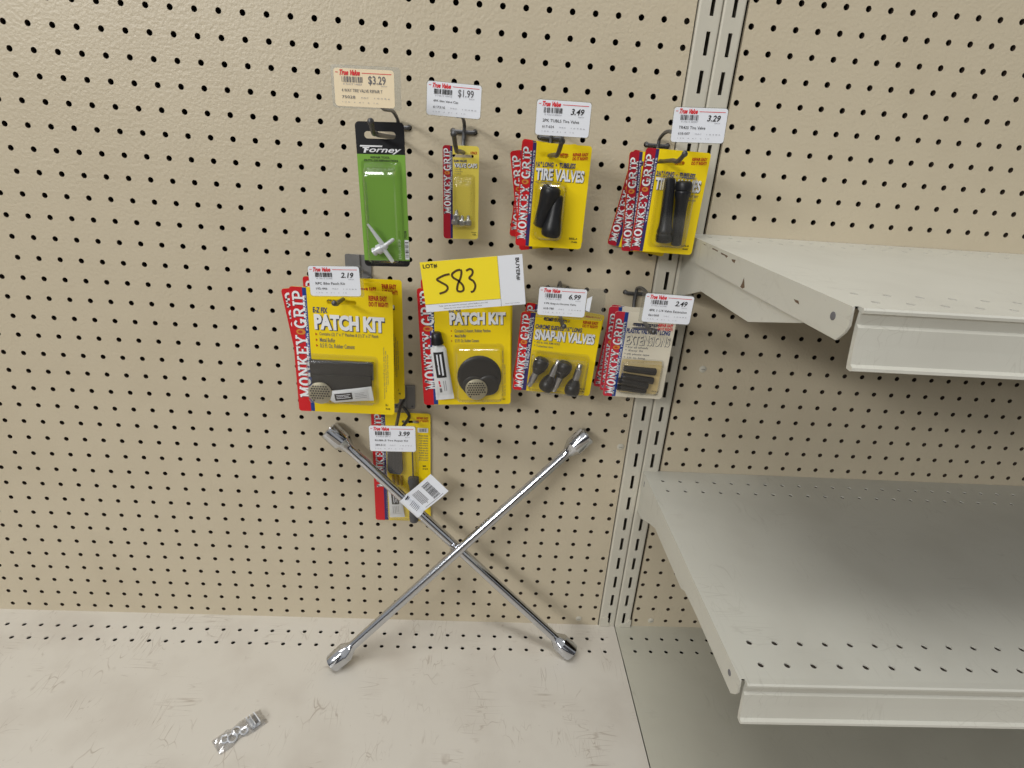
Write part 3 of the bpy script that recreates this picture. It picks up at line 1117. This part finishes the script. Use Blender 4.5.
s.text('18-007', .84, .935, .93, .953, 'print_black', 3, .03)
mb.build('backing_card', t)
blister(t, W, H, .29, .22, .80, .925, .80, -TH / 2, .04, .2)
P = lambda u, v, y: ((u - .5) * W, y, (.5 - v) * H)
LV = lambda L: [(0, .24), (.03, .33), (.12, .37), (.36, .37), (.40, .33), (.46, .36), (.56, .35), (.75, .29), (1.1, .265), (1.8, .25), (L - .5, .24), (L - .05, .225), (L, .15)]
sub(t, 'tire_valve', lambda m_: m_.lathe(P(.475, .885, -.39), P(.405, .255, -.36), LV(2.8), 'rubber', 20))
sub(t, 'tire_valve', lambda m_: m_.lathe(P(.625, .275, -.39), P(.685, .895, -.36), LV(2.8), 'rubber', 20))
tag(t, 'yellow card of two long black tire valves, front of its stack beside the uprights', 'blister pack', G)
stack_copy(t, 18.57, 1.14, 27.01, 2.9, 'long tire valve card just behind the front one, its red edge showing left')
stack_copy(t, 18.47, 0.28, 26.85, -9.0, 'long tire valve card tilted furthest left at the back of its stack')
stack_copy(t, 19.33, 0.24, 26.93, -1.2, 'turned around tire valve card, its white back showing beside the slotted upright', yaw=180)

# ------------------------------------------------------------------ patch kits with rectangular patches
G = 'patch kits with rectangular patches'
W, H = 4.68, 6.25
t = card_root('patch_kit_card', 4.25, 2.8, 19.39, -.1)
mb, s = mg_card(t, W, H, .125, .165, 'yellow', 'red', 'blue', (.50, .10, 1.35, .22), (.03, .88), (.20, 1.10))
s.text('E-Z FIX', .215, .145, .36, .187, 'print_blue', 3, .03, .12)
s.text('PATCH KIT', .222, .196, .915, .318, 'white', 3, .055, shadow='print_shadow', off=(.006, .005))
for i, q in enumerate(('Contains (2) 1" x 1" Patches & (1) 2" x 2" Patch', 'Metal Buffer', '0.5 Fl. Oz. Rubber Cement')):
    v = .335 + i * .045
    s.poly([(.225, v + .008), (.245, v + .019), (.225, v + .03)], 'print_orange', 3)
    s.text(q, .265, v, (.85, .42, .61)[i], v + .034, 'print_grey', 3, .008)
s.text(ORANGE1, .765, .035, .945, .075, 'print_orange', 3, .04)
s.text(ORANGE2, .765, .082, .955, .118, 'print_orange', 3, .04)
for i in range(3):
    s.text(('Directions: clean and buff the area, apply cement,', 'let dry, then press patch firmly onto the tube', 'Caution: flammable. Keep out of reach')[i], .895 + i * .019, .43 + .03 * i, .908 + i * .019, .86 - .06 * i, 'print_grey', 3, .01, way='up')
s.text('R-1', .91, .905, .935, .925, 'print_black', 3, .02)
s.text('195 446', .91, .94, .955, .957, 'print_black', 3, .02)
mb.build('backing_card', t)
blister(t, W, H, .13, .525, .82, .90, .52, -TH / 2, .07, .16)
sub(t, 'rubber_patch', lambda m_: m_.prism(rrect(-1.62, 1.40, -1.25, -.33, .03, 2), FY, -.16, -.05, 'rubber_sheet'))
sub(t, 'rubber_patch', lambda m_: m_.prism(rrect(-1.55, 1.30, -1.85, -1.05, .03, 2), FY, -.24, -.17, 'rubber_sheet'))


def cement_tube(parent, p0, p1, hw0, hw1, r0, r1, band, cap=None):
    """flattened tube from p0 (shoulder) to p1 (crimped end)"""
    m_ = MB()
    p0, p1 = Vector(p0), Vector(p1)
    d = (p1 - p0)
    L_ = d.length
    d = d / L_
    nx = Vector((0, -1, 0)).cross(d).normalized()
    v, f = [], []
    n = 16
    prof = [(0, .5, .5), (.05, .8, .85), (.1, 1, 1), (.35, 1.02, .98), (.7, 1.08, .6), (.9, 1.13, .2), (.905, 1.15, .10), (1, 1.17, .10)]
    for tt, wx, wy in prof:
        for k in range(n):
            an = 2 * math.pi * k / n
            v.append(p0 + d * L_ * tt + nx * (hw0 * wx * math.cos(an)) + Vector((0, -1, 0)) * (r0 * wy * math.sin(an)))
    for i in range(len(prof) - 1):
        for k in range(n):
            q = (k + 1) % n
            f.append((i * n + k, i * n + q, (i + 1) * n + q, (i + 1) * n + k))
    f.append(tuple(range(n - 1, -1, -1)))
    f.append(tuple((len(prof) - 1) * n + k for k in range(n)))
    m_.add(v, f, 'tube_white', True)
    # printed panel following the tube's front
    for (t0, t1, w0, w1, mm) in band:
        K = 6
        vv, ff = [], []
        for i in range(K + 1):
            tt = t0 + (t1 - t0) * i / K
            wy = 1.0 if tt < .35 else (1.0 - (tt - .35) / .35 * .4 if tt < .7 else .6 - (tt - .7) / .2 * .4)
            for j in range(5):
                ww = w0 + (w1 - w0) * j / 4
                yy = r0 * wy * math.sqrt(max(0, 1 - (ww / 1.02) ** 2)) + .012
                vv.append(p0 + d * L_ * tt + nx * hw0 * ww + Vector((0, -1, 0)) * yy)
        for i in range(K):
            for j in range(4):
                ff.append((i * 5 + j, i * 5 + j + 1, (i + 1) * 5 + j + 1, (i + 1) * 5 + j))
        m_.add(vv, ff, mm)
    o = m_.build('cement_tube', parent)
    if cap:
        sub(o, 'cap', lambda q: q.lathe(p0 + d * .02, p0 - d * cap, [(0, hw0 * .62), (.03, hw0 * .80), (cap * .5, hw0 * .70), (cap - .05, hw0 * .60), (cap, hw0 * .45)], 'black_card', 16))
    return o


BAND = [(.14, .54, -.55, .55, 'print_black'), (.18, .50, -.25, -.15, 'paper'), (.18, .46, .0, .08, 'paper'), (.18, .50, .22, .3, 'paper'),
        (.60, .86, -.5, -.42, 'print_light'), (.60, .86, -.2, -.12, 'print_light'), (.60, .80, .05, .12, 'print_light'), (.60, .82, .3, .36, 'print_light')]
cement_tube(t, (-.72, -.36, -2.15), (1.36, -.34, -1.86), .32, .36, .12, .05, BAND)


def grater_disc(parent, cx, cz, y, r):
    m_ = MB()
    m_.lathe((cx, y + .05, cz), (cx, y - 1, cz), [(0, r), (.06, r), (.09, r * .94)], 'grater', 28)
    k = 0
    for i in range(-7, 8):
        for j in range(-7, 8):
            x_ = i * r / 4.6 + (j % 2) * r / 9
            z_ = j * r / 4.6
            if x_ * x_ + z_ * z_ < (.86 * r) ** 2 and z_ > -.55 * r + x_ * .3:
                m_.flat(circle(cx + x_, cz + z_, r * .085, 6), FY, y - .05, 'grater_hole')
    return m_.build('buffer_disc', parent)


grater_disc(t, -1.13, -1.93, -.44, .56)
tag(t, 'yellow patch kit with rectangular black patches, front of its stack under the 2.19 tag', 'blister pack', G)
stack_copy(t, 4.02, 2.12, 19.40, 7.3, 'patch kit card leaning left behind the front left patch kit')
stack_copy(t, 4.52, 1.45, 19.62, 1.0, 'patch kit card at the back of the left stack, yellow right edge showing')

# ------------------------------------------------------------------ patch kits with round patches
G = 'patch kits with round patches'
W, H = 4.52, 6.17
t = card_root('patch_kit_card', 9.97, 1.5, 19.51, 3.6)
mb, s = mg_card(t, W, H, .115, .165, 'yellow', 'red', 'blue', (.50, .10, 1.35, .22), (.02, .86), (.25, 1.35))
s.text('E-Z FIX', .33, .165, .47, .197, 'print_blue', 3, .03, .12)
s.text('PATCH KIT', .335, .195, .945, .300, 'white', 3, .055, shadow='print_shadow', off=(.006, .005))
for i, q in enumerate(('Contains 2 Assort. Rubber Patches', 'Metal Buffer', '0.5 Fl. Oz. Rubber Cement')):
    v = .335 + i * .042
    s.poly([(.345, v + .006), (.36, v + .014), (.345, v + .022)], 'print_orange', 3)
    s.text(q, .385, v, (.78, .51, .65)[i], v + .027, 'print_grey', 3, .012)
s.text(ORANGE1, .765, .035, .945, .075, 'print_orange', 3, .04)
s.text(ORANGE2, .765, .082, .955, .118, 'print_orange', 3, .04)
for i in range(2):
    s.text(('Directions: clean and buff the area, apply cement', 'and let dry. Caution: flammable')[i], .905 + i * .024, .52 + .12 * i, .92 + i * .024, .92, 'print_grey', 3, .01, way='up')
s.text('R-2', .91, .945, .94, .96, 'print_black', 3, .02)
mb.build('backing_card', t)
blister(t, W, H, .385, .475, .905, .955, .5, -TH / 2, .05, .2)
cement_tube(t, (-1.36, -.30, .36), (-1.12, -.26, -2.66), .40, .42, .24, .05,
            [(.12, .58, -.62, .62, 'print_black'), (.16, .52, -.30, -.12, 'paper'), (.16, .54, .12, .34, 'paper'), (.64, .70, -.5, -.3, 'print_red'), (.71, .75, -.45, -.25, 'print_red'),
             (.64, .84, .1, .18, 'print_light'), (.64, .84, .34, .42, 'print_light'), (.78, .86, -.5, -.2, 'print_grey')], cap=.62)
sub(t, 'rubber_patch', lambda m_: m_.lathe((.66, -.03, -1.50), (.66, -2, -1.50), [(0, 1.13), (.05, 1.13), (.10, 1.07), (.11, .9)], 'rubber', 32))
sub(t, 'rubber_patch', lambda m_: m_.lathe((1.12, -.14, -1.95), (1.12, -2, -1.95), [(0, .55), (.05, .55), (.09, .50), (.10, .4)], 'rubber', 28))
sub(t, 'rubber_patch', lambda m_: m_.lathe((.35, -.14, -2.0), (.35, -2, -2.0), [(0, .56), (.04, .56), (.07, .5)], 'rubber_sheet', 28))
grater_disc(t, .50, -2.12, -.32, .57)
tag(t, 'yellow patch kit with round black patches and upright white tube under the lot tag', 'blister pack', G)
stack_copy(t, 10.05, 0.8, 19.80, 3.0, 'patch kit card hidden behind the round patch kit, red corner showing above left')

# ------------------------------------------------------------------ snap-in valves
G = 'snap-in valve cards'
W, H = 4.0, 4.14
t = card_root('snap_in_valve_card', 14.54, 1.8, 19.52, -2.5)
mb, s = mg_card(t, W, H, .112, .175, 'yellow', 'red', 'navy', (.44, .065, 1.3, .2), (.03, .965), (.16, 1.05), slant=.02)
s.text('CHROME SLEEVED 1¼" LONG', .19, .135, .77, .192, 'print_blue', 3, .03, .1)
s.text('SNAP-IN VALVES', .195, .198, .945, .328, 'white', 3, .05, shadow='print_shadow', off=(.006, .006))
for i, q in enumerate(('* .453 in. DIA. RIM HOLE', '* Tubeless tire')):
    s.text(q, .20, .345 + i * .046, (.52, .44)[i], .373 + i * .046, 'print_grey', 3, .01)
s.text(ORANGE1, .765, .04, .955, .078, 'print_orange', 3, .04)
s.text(ORANGE2, .765, .086, .955, .122, 'print_orange', 3, .04)
s.text('2055L-D', .835, .90, .92, .92, 'print_black', 3, .03)
s.text('18-780', .855, .935, .92, .953, 'print_black', 3, .03)
mb.build('backing_card', t)
blister(t, W, H, .185, .48, .90, .965, .78, -TH / 2, .04, .2)
P = lambda u, v, y: ((u - .5) * W, y, (.5 - v) * H)


def snap_valve(a_, b_):
    def fn(m_):
        a3, b3 = Vector(P(*a_, -.37)), Vector(P(*b_, -.30))
        L_ = (b3 - a3).length
        m_.lathe(a3, b3, [(0, .16), (.04, .29), (.16, .375), (.34, .385), (.50, .36), (.56, .33), (.59, .34), (.74, .27), (.88, .19)], 'rubber', 20)
        m_.lathe(a3 + (b3 - a3) * (.84 / L_), b3, [(0, .175), (L_ - 1.14, .175), (L_ - 1.12, .135), (L_ - .90, .135), (L_ - .85, .10)], 'chrome_worn', 14)
    return fn


for a_, b_ in (((.335, .525), (.195, .91)), ((.395, .945), (.53, .54)), ((.625, .545), (.515, .95)), ((.735, .975), (.805, .56))):
    sub(t, 'snap_in_valve', snap_valve(a_, b_))
tag(t, 'yellow card of four chrome sleeved snap-in valves, front card under the 6.99 tag', 'blister pack', G)
stack_copy(t, 14.66, 1.02, 19.66, -6.4, 'snap-in valve card behind the front one, its red top left corner peeking out above')

# ------------------------------------------------------------------ valve extensions
G = 'valve extension cards'
W, H = 3.10, 4.51
t = card_root('valve_extension_card', 18.72, 1.8, 19.66, -.9)
mb, s = mg_card(t, W, H, .155, .215, 'cream', 'red_faded', 'blue', (.52, .135, 1.3, .18), (.08, .97), (.20, 1.1), slant=.02)
s.text('PLASTIC VALVE 1¼" LONG', .225, .178, .935, .235, 'print_blue', 3, .035, .1)
s.text('EXTENSIONS', .235, .246, .955, .365, 'cream', 3, .03, shadow='print_grey', off=(.008, .006))
for i, q in enumerate(('* For all wheels', '* Easy fit', '* (4) plastic type', '* 1¼ in. long')):
    s.text(q, .245, .38 + i * .042, (.62, .55, .66, .60)[i], .407 + i * .042, 'print_grey', 3, .01)
s.text(ORANGE1, .72, .105, .96, .14, 'print_red', 3, .04)
s.text(ORANGE2, .72, .148, .96, .18, 'print_red', 3, .04)
s.poly([(.30 + .26 * (1 + x_) * .9, .175 + .018 * y_) for x_, y_ in circle(0, 0, 1, 16)], 'print_grey', 1)
s.text('17315-6', .80, .90, .92, .92, 'print_black', 3, .03)
s.text('USA', .85, .935, .92, .952, 'print_black', 3, .03)
m_tray = rrect((.23 - .5) * W, (.90 - .5) * W, (.5 - .94) * H, (.5 - .54) * H, .12, 4)
mb.flat(m_tray, FY, s.y(2), 'cream_tray')
mb.build('backing_card', t)
blister(t, W, H, .235, .545, .90, .935, .46, -TH / 2, .05, .14)
P = lambda u, v, y: ((u - .5) * W, y, (.5 - v) * H)
for (a_, b_, yy) in (((.265, .635), (.80, .655), -.20), ((.25, .725), (.785, .765), -.19), ((.20, .775), (.70, .825), -.28), ((.205, .865), (.69, .885), -.20)):
    def extf(m_, a_=a_, b_=b_, yy=yy):
        a3, b3 = Vector(P(*a_, yy)), Vector(P(*b_, yy))
        L_ = (b3 - a3).length
        m_.lathe(a3, b3, [(0, .12), (.01, .155), (.3, .165), (L_ * .5, .17), (L_ - .32, .18), (L_ - .03, .19), (L_, .16)], 'rubber', 16)
    sub(t, 'valve_extension', extf)
tag(t, 'faded cream card of four black valve extensions, front card under the 2.49 tag', 'blister pack', G)
stack_copy(t, 18.57, 1.28, 19.80, 1.0, 'valve extension card directly behind the front cream one, red edge to its left')
stack_copy(t, 18.55, 0.74, 19.62, -5.2, 'valve extension card at the back of its stack, dark red edge leftmost')

# ------------------------------------------------------------------ tire repair kit behind the wrench
W, H = 3.27, 7.16
t = card_root('tire_repair_kit', 6.51, .12, 11.52, .6)
mb, s = mg_card(t, W, H, .165, .235, 'yellow', 'red', 'navy', (.66, .075, .95, .16), (.015, .675), (.30, 1.10))
s.text(ORANGE1, .765, .03, .965, .05, 'print_orange', 3, .04)
s.text(ORANGE2, .765, .055, .965, .073, 'print_orange', 3, .04)
s.rect(.78, .125, .96, .165, 'paper', 2)
s.barcode(.80, .13, .94, .16, 'print_grey', 3, 16, 8)
for i in range(11):
    s.text(('Ream hole', 'Insert plug', 'Coat needle', 'with cement', 'Push plug in', 'Pull needle', 'Trim the end', 'Refill tire', 'Check leak', 'Store cool', 'Dry place')[i], .80, .185 + i * .022, .955, .199 + i * .022, 'print_grey', 3, .012)
s.text('389', .86, .46, .92, .475, 'print_black', 3, .03)
s.text('512-0', .86, .485, .95, .50, 'print_black', 3, .03)
mb.build('backing_card', t)
blister(t, W, H, .235, .13, .765, .975, .36, -TH / 2, .05, .12)
P = lambda u, v, y: ((u - .5) * W, y, (.5 - v) * H)


def t_handle(m_):
    m_.prism([((u - .5) * W, (.5 - v) * H) for u, v in ((.27, .15), (.50, .15), (.52, .50), (.48, .53), (.30, .52), (.26, .49))], FY, -.30, -.06, 'handle_grey')
    for k in range(4):
        m_.box((.30 + .055 * k - .5) * W, (.32 + .055 * k - .5) * W, -.325, -.30, (.5 - .49) * H, (.5 - .18) * H, 'handle_grey')
    m_.box((.375 - .5) * W, (.42 - .5) * W, -.33, -.30, (.5 - .30) * H, (.5 - .235) * H, 'print_light')


sub(t, 'plug_tool_handle', t_handle)


def probe(m_):
    m_.tube([P(.69, .16, -.18), P(.70, .62, -.18)], .045, 'zinc', 8)
    m_.lathe(P(.705, .56, -.19), P(.705, 1.0, -.19), [(0, .10), (.03, .30), (.3, .34), (.5, .28), (.95, .22), (1.9, .25), (2.7, .29), (3.02, .25), (3.08, .1)], 'handle_grey', 16)


sub(t, 'spiral_probe', probe)
sub(t, 'plug_strip', lambda m_: [m_.tube([P(.34 + .07 * k, .555, -.12), P(.36 + .07 * k, .64, -.12)], .07, 'brown_plug', 8) for k in range(3)])
cement_tube(t, P(.36, .66, -.14), P(.40, .955, -.14), .38, .4, .12, .05, BAND)
tag(t, 'yellow tire repair kit card with grey handled tools behind the lug wrench', 'blister pack')

# ------------------------------------------------------------------ lug wrench
t = empty('lug_wrench', (9.85, -1.7, 7.1))
C0 = Vector((9.85, -1.7, 7.1))
ENDS = [(Vector((3.05, -.62, 13.68)), Vector((16.69, -2.58, .85))), (Vector((3.38, -3.73, .85)), Vector((16.45, -.62, 14.02)))]
RB = .275
for bi, (p, q) in enumerate(ENDS):
    p, q = p - C0, q - C0
    d = (q - p).normalized()
    m_ = MB()
    m_.tube([p + d * .5, q - d * .5], RB, 'chrome', 24)
    if bi == 0:
        # stamped marks on the rear bar
        s0 = p + d * 3.3
        side = d.cross(Vector((0, -1, 0))).normalized()
    m_.build('bar', t)
    for e, dd in ((p, d), (q, -d)):
        e0 = e - dd * .62
        L_ = 1.75
        m_ = MB()
        n = 24
        prof = [(0.10, .40), (.0, .42), (.0, .52), (.03, .55), (1.0, .55), (1.06, .53), (1.42, .34), (1.52, .285), (1.75, .274)]
        # outer skin, lightly six sided on the shoulder
        up = Vector((0, -1, 0))
        x_ = dd.cross(up).normalized()
        up = x_.cross(dd)
        v, f = [], []
        for (tt, r) in prof:
            fl = .16 if 1.03 < tt < 1.5 else 0.0
            for k in range(n):
                an = 2 * math.pi * k / n
                rr = r * (1 - fl * (1 + math.cos(6 * an)) * .5)
                v.append(e0 + dd * tt + (x_ * math.cos(an) + up * math.sin(an)) * rr)
        for i in range(len(prof) - 1):
            for k in range(n):
                kq = (k + 1) % n
                f.append((i * n + k, i * n + kq, (i + 1) * n + kq, (i + 1) * n + k))
        m_.add(v, f, 'chrome', True)
        # hexagonal recess
        v, f = [], []
        for (tt, r) in ((0.10, .40), (.7, .38)):
            for k in range(n):
                an = 2 * math.pi * k / n
                hx = r * math.cos(math.pi / 6) / math.cos((an % (math.pi / 3)) - math.pi / 6)
                v.append(e0 + dd * tt + (x_ * math.cos(an) + up * math.sin(an)) * hx)
        for k in range(n):
            kq = (k + 1) % n
            f.append((n + k, n + kq, kq, k))
        f.append(tuple(n + k for k in range(n)))
        m_.add(v, f, 'socket_dark', False)
        m_.build('socket', t)
# weld at the crossing
m_ = MB()
m_.ball((-.05, -.0, -.0), .30, 'chrome_worn', 12, (1.1, .8, 1.1))
m_.build('weld', t)
# wrapped paper tag on the rear bar
p, q = ENDS[0][0] - C0, ENDS[0][1] - C0
d = (q - p).normalized()
side = Vector((0, -1, 0)).cross(d).normalized()          # across the bar, towards upper right
if side.x < 0:
    side = -side
nrm = d.cross(side).normalized()
if nrm.y > 0:
    nrm = -nrm
o0 = p + d * 5.72
m_ = MB()
TW = 1.42                                                # along the bar
wrap = []
R2 = RB + .012
for k in range(0, 13):
    an = math.radians(-210 + 300 * k / 12)
    wrap.append(side * (R2 * math.sin(an)) + nrm * (R2 * math.cos(an)))
flag = [wrap[-1] + side * .04 + nrm * .02]
for k in range(1, 9):
    flag.append(wrap[-1] + side * (.04 + 2.0 * k / 8) + nrm * (.04 + .14 * math.sin(k / 8 * 2.2)))
prof = wrap + flag
v, f = [], []
for w3 in prof:
    v += [o0 + w3 - d * TW / 2, o0 + w3 + d * TW / 2]
for i in range(len(prof) - 1):
    f.append((2 * i, 2 * i + 1, 2 * i + 3, 2 * i + 2))
m_.add(v, f, 'paper', True)


def on_flag(a0, a1, s0, s1, mm, lift=.006):
    """a along the bar 0..1, s across: 0 at the bar crest, 1 at the flag's end"""
    vv, ff = [], []
    K = 8
    for i in range(K + 1):
        sv = s0 + (s1 - s0) * i / K
        fi = 8.4 + sv * (len(prof) - 1 - 8.4)
        i0 = min(int(fi), len(prof) - 2)
        w3 = prof[i0].lerp(prof[i0 + 1], fi - i0)
        tang = (prof[i0 + 1] - prof[i0]).normalized()
        nn = d.cross(tang).normalized()
        if nn.dot(nrm) < 0 and i0 > 10:
            nn = -nn
        if i0 <= 10:
            nn = w3.normalized()
        for a_ in (a0, a1):
            vv.append(o0 + w3 + nn * lift + d * TW * (a_ - .5))
    for i in range(K):
        ff.append((2 * i, 2 * i + 1, 2 * i + 3, 2 * i + 2))
    m_.add(vv, ff, mm)


rnd = random.Random(2)
aa = .14
while aa < .86:
    w_ = rnd.choice((.012, .02, .03))
    on_flag(aa, aa + w_, .70, .86, 'print_black')
    aa += w_ + rnd.choice((.010, .014, .02))
for i in range(7):
    on_flag(.16, .16 + .66 * rnd.uniform(.8, 1), .44 + i * .026, .452 + i * .026, 'print_grey')
for i in range(6):
    on_flag(.38 + .07 * i, .40 + .07 * i, .06, .36, 'print_grey')
on_flag(.08, .14, .10, .34, 'print_black')
on_flag(.16, .19, .14, .34, 'print_grey')
on_flag(.905, .93, .44, .90, 'print_light')
m_.build('barcode_tag', t)
tag(t, 'chrome four way lug wrench leaning on the pegboard with a white barcode tag', 'wrench')

# ------------------------------------------------------------------ little bag of hardware
t = empty('hardware_bag', (-.80, -7.85, 0), 0, 0, 46)
m_ = MB()
nu, nv = 16, 9
v, f = [], []
rnd = random.Random(7)
for side_ in (0, 1):
    for i in range(nu + 1):
        for j in range(nv + 1):
            u, vv = i / nu * 2 - 1, j / nv * 2 - 1
            th = (1 - abs(u) ** 3) * (1 - abs(vv) ** 3)
            pinch = 1 - .30 * math.exp(-((u + .15) / .2) ** 2)
            z = .03 if side_ == 0 else .04 + .36 * th + rnd.uniform(-.04, .06) * (th > .05)
            v.append((u * 1.25 + rnd.uniform(-.03, .03), vv * .52 * pinch + rnd.uniform(-.03, .03), z))
N_ = (nu + 1) * (nv + 1)
for side_ in (0, 1):
    for i in range(nu):
        for j in range(nv):
            q = side_ * N_ + i * (nv + 1) + j
            f.append((q, q + 1, q + nv + 2, q + nv + 1) if side_ else (q, q + nv + 1, q + nv + 2, q + 1))
m_.add(v, f, 'bag_clear', False)
m_.build('plastic_bag', t)


def clip(m_):
    for x_ in (.45, .62, .86):
        m_.box(x_, x_ + .05, -.36, .36, .06, .32, 'alu_dull')
    m_.box(.45, .91, -.36, .36, .055, .09, 'alu_dull')
    m_.box(.66, .86, -.2, .2, .09, .30, 'grey_plate')


sub(t, 'metal_clip', clip)
for (x_, y_, r_) in ((-.15, .12, .2), (-.45, -.1, .22), (-.75, .1, .18), (.12, -.14, .17)):
    def rg(m_, x_=x_, y_=y_, r_=r_):
        pts = [(x_ + r_ * math.cos(k * math.pi / 8), y_ + r_ * math.sin(k * math.pi / 8), .10 + .05 * math.sin(k * math.pi / 8)) for k in range(17)]
        m_.tube(pts, .045, 'alu_dull', 8)
    sub(t, 'split_ring', rg)
tag(t, 'small clear plastic bag of metal hardware lying on the base shelf at lower left', 'bag')
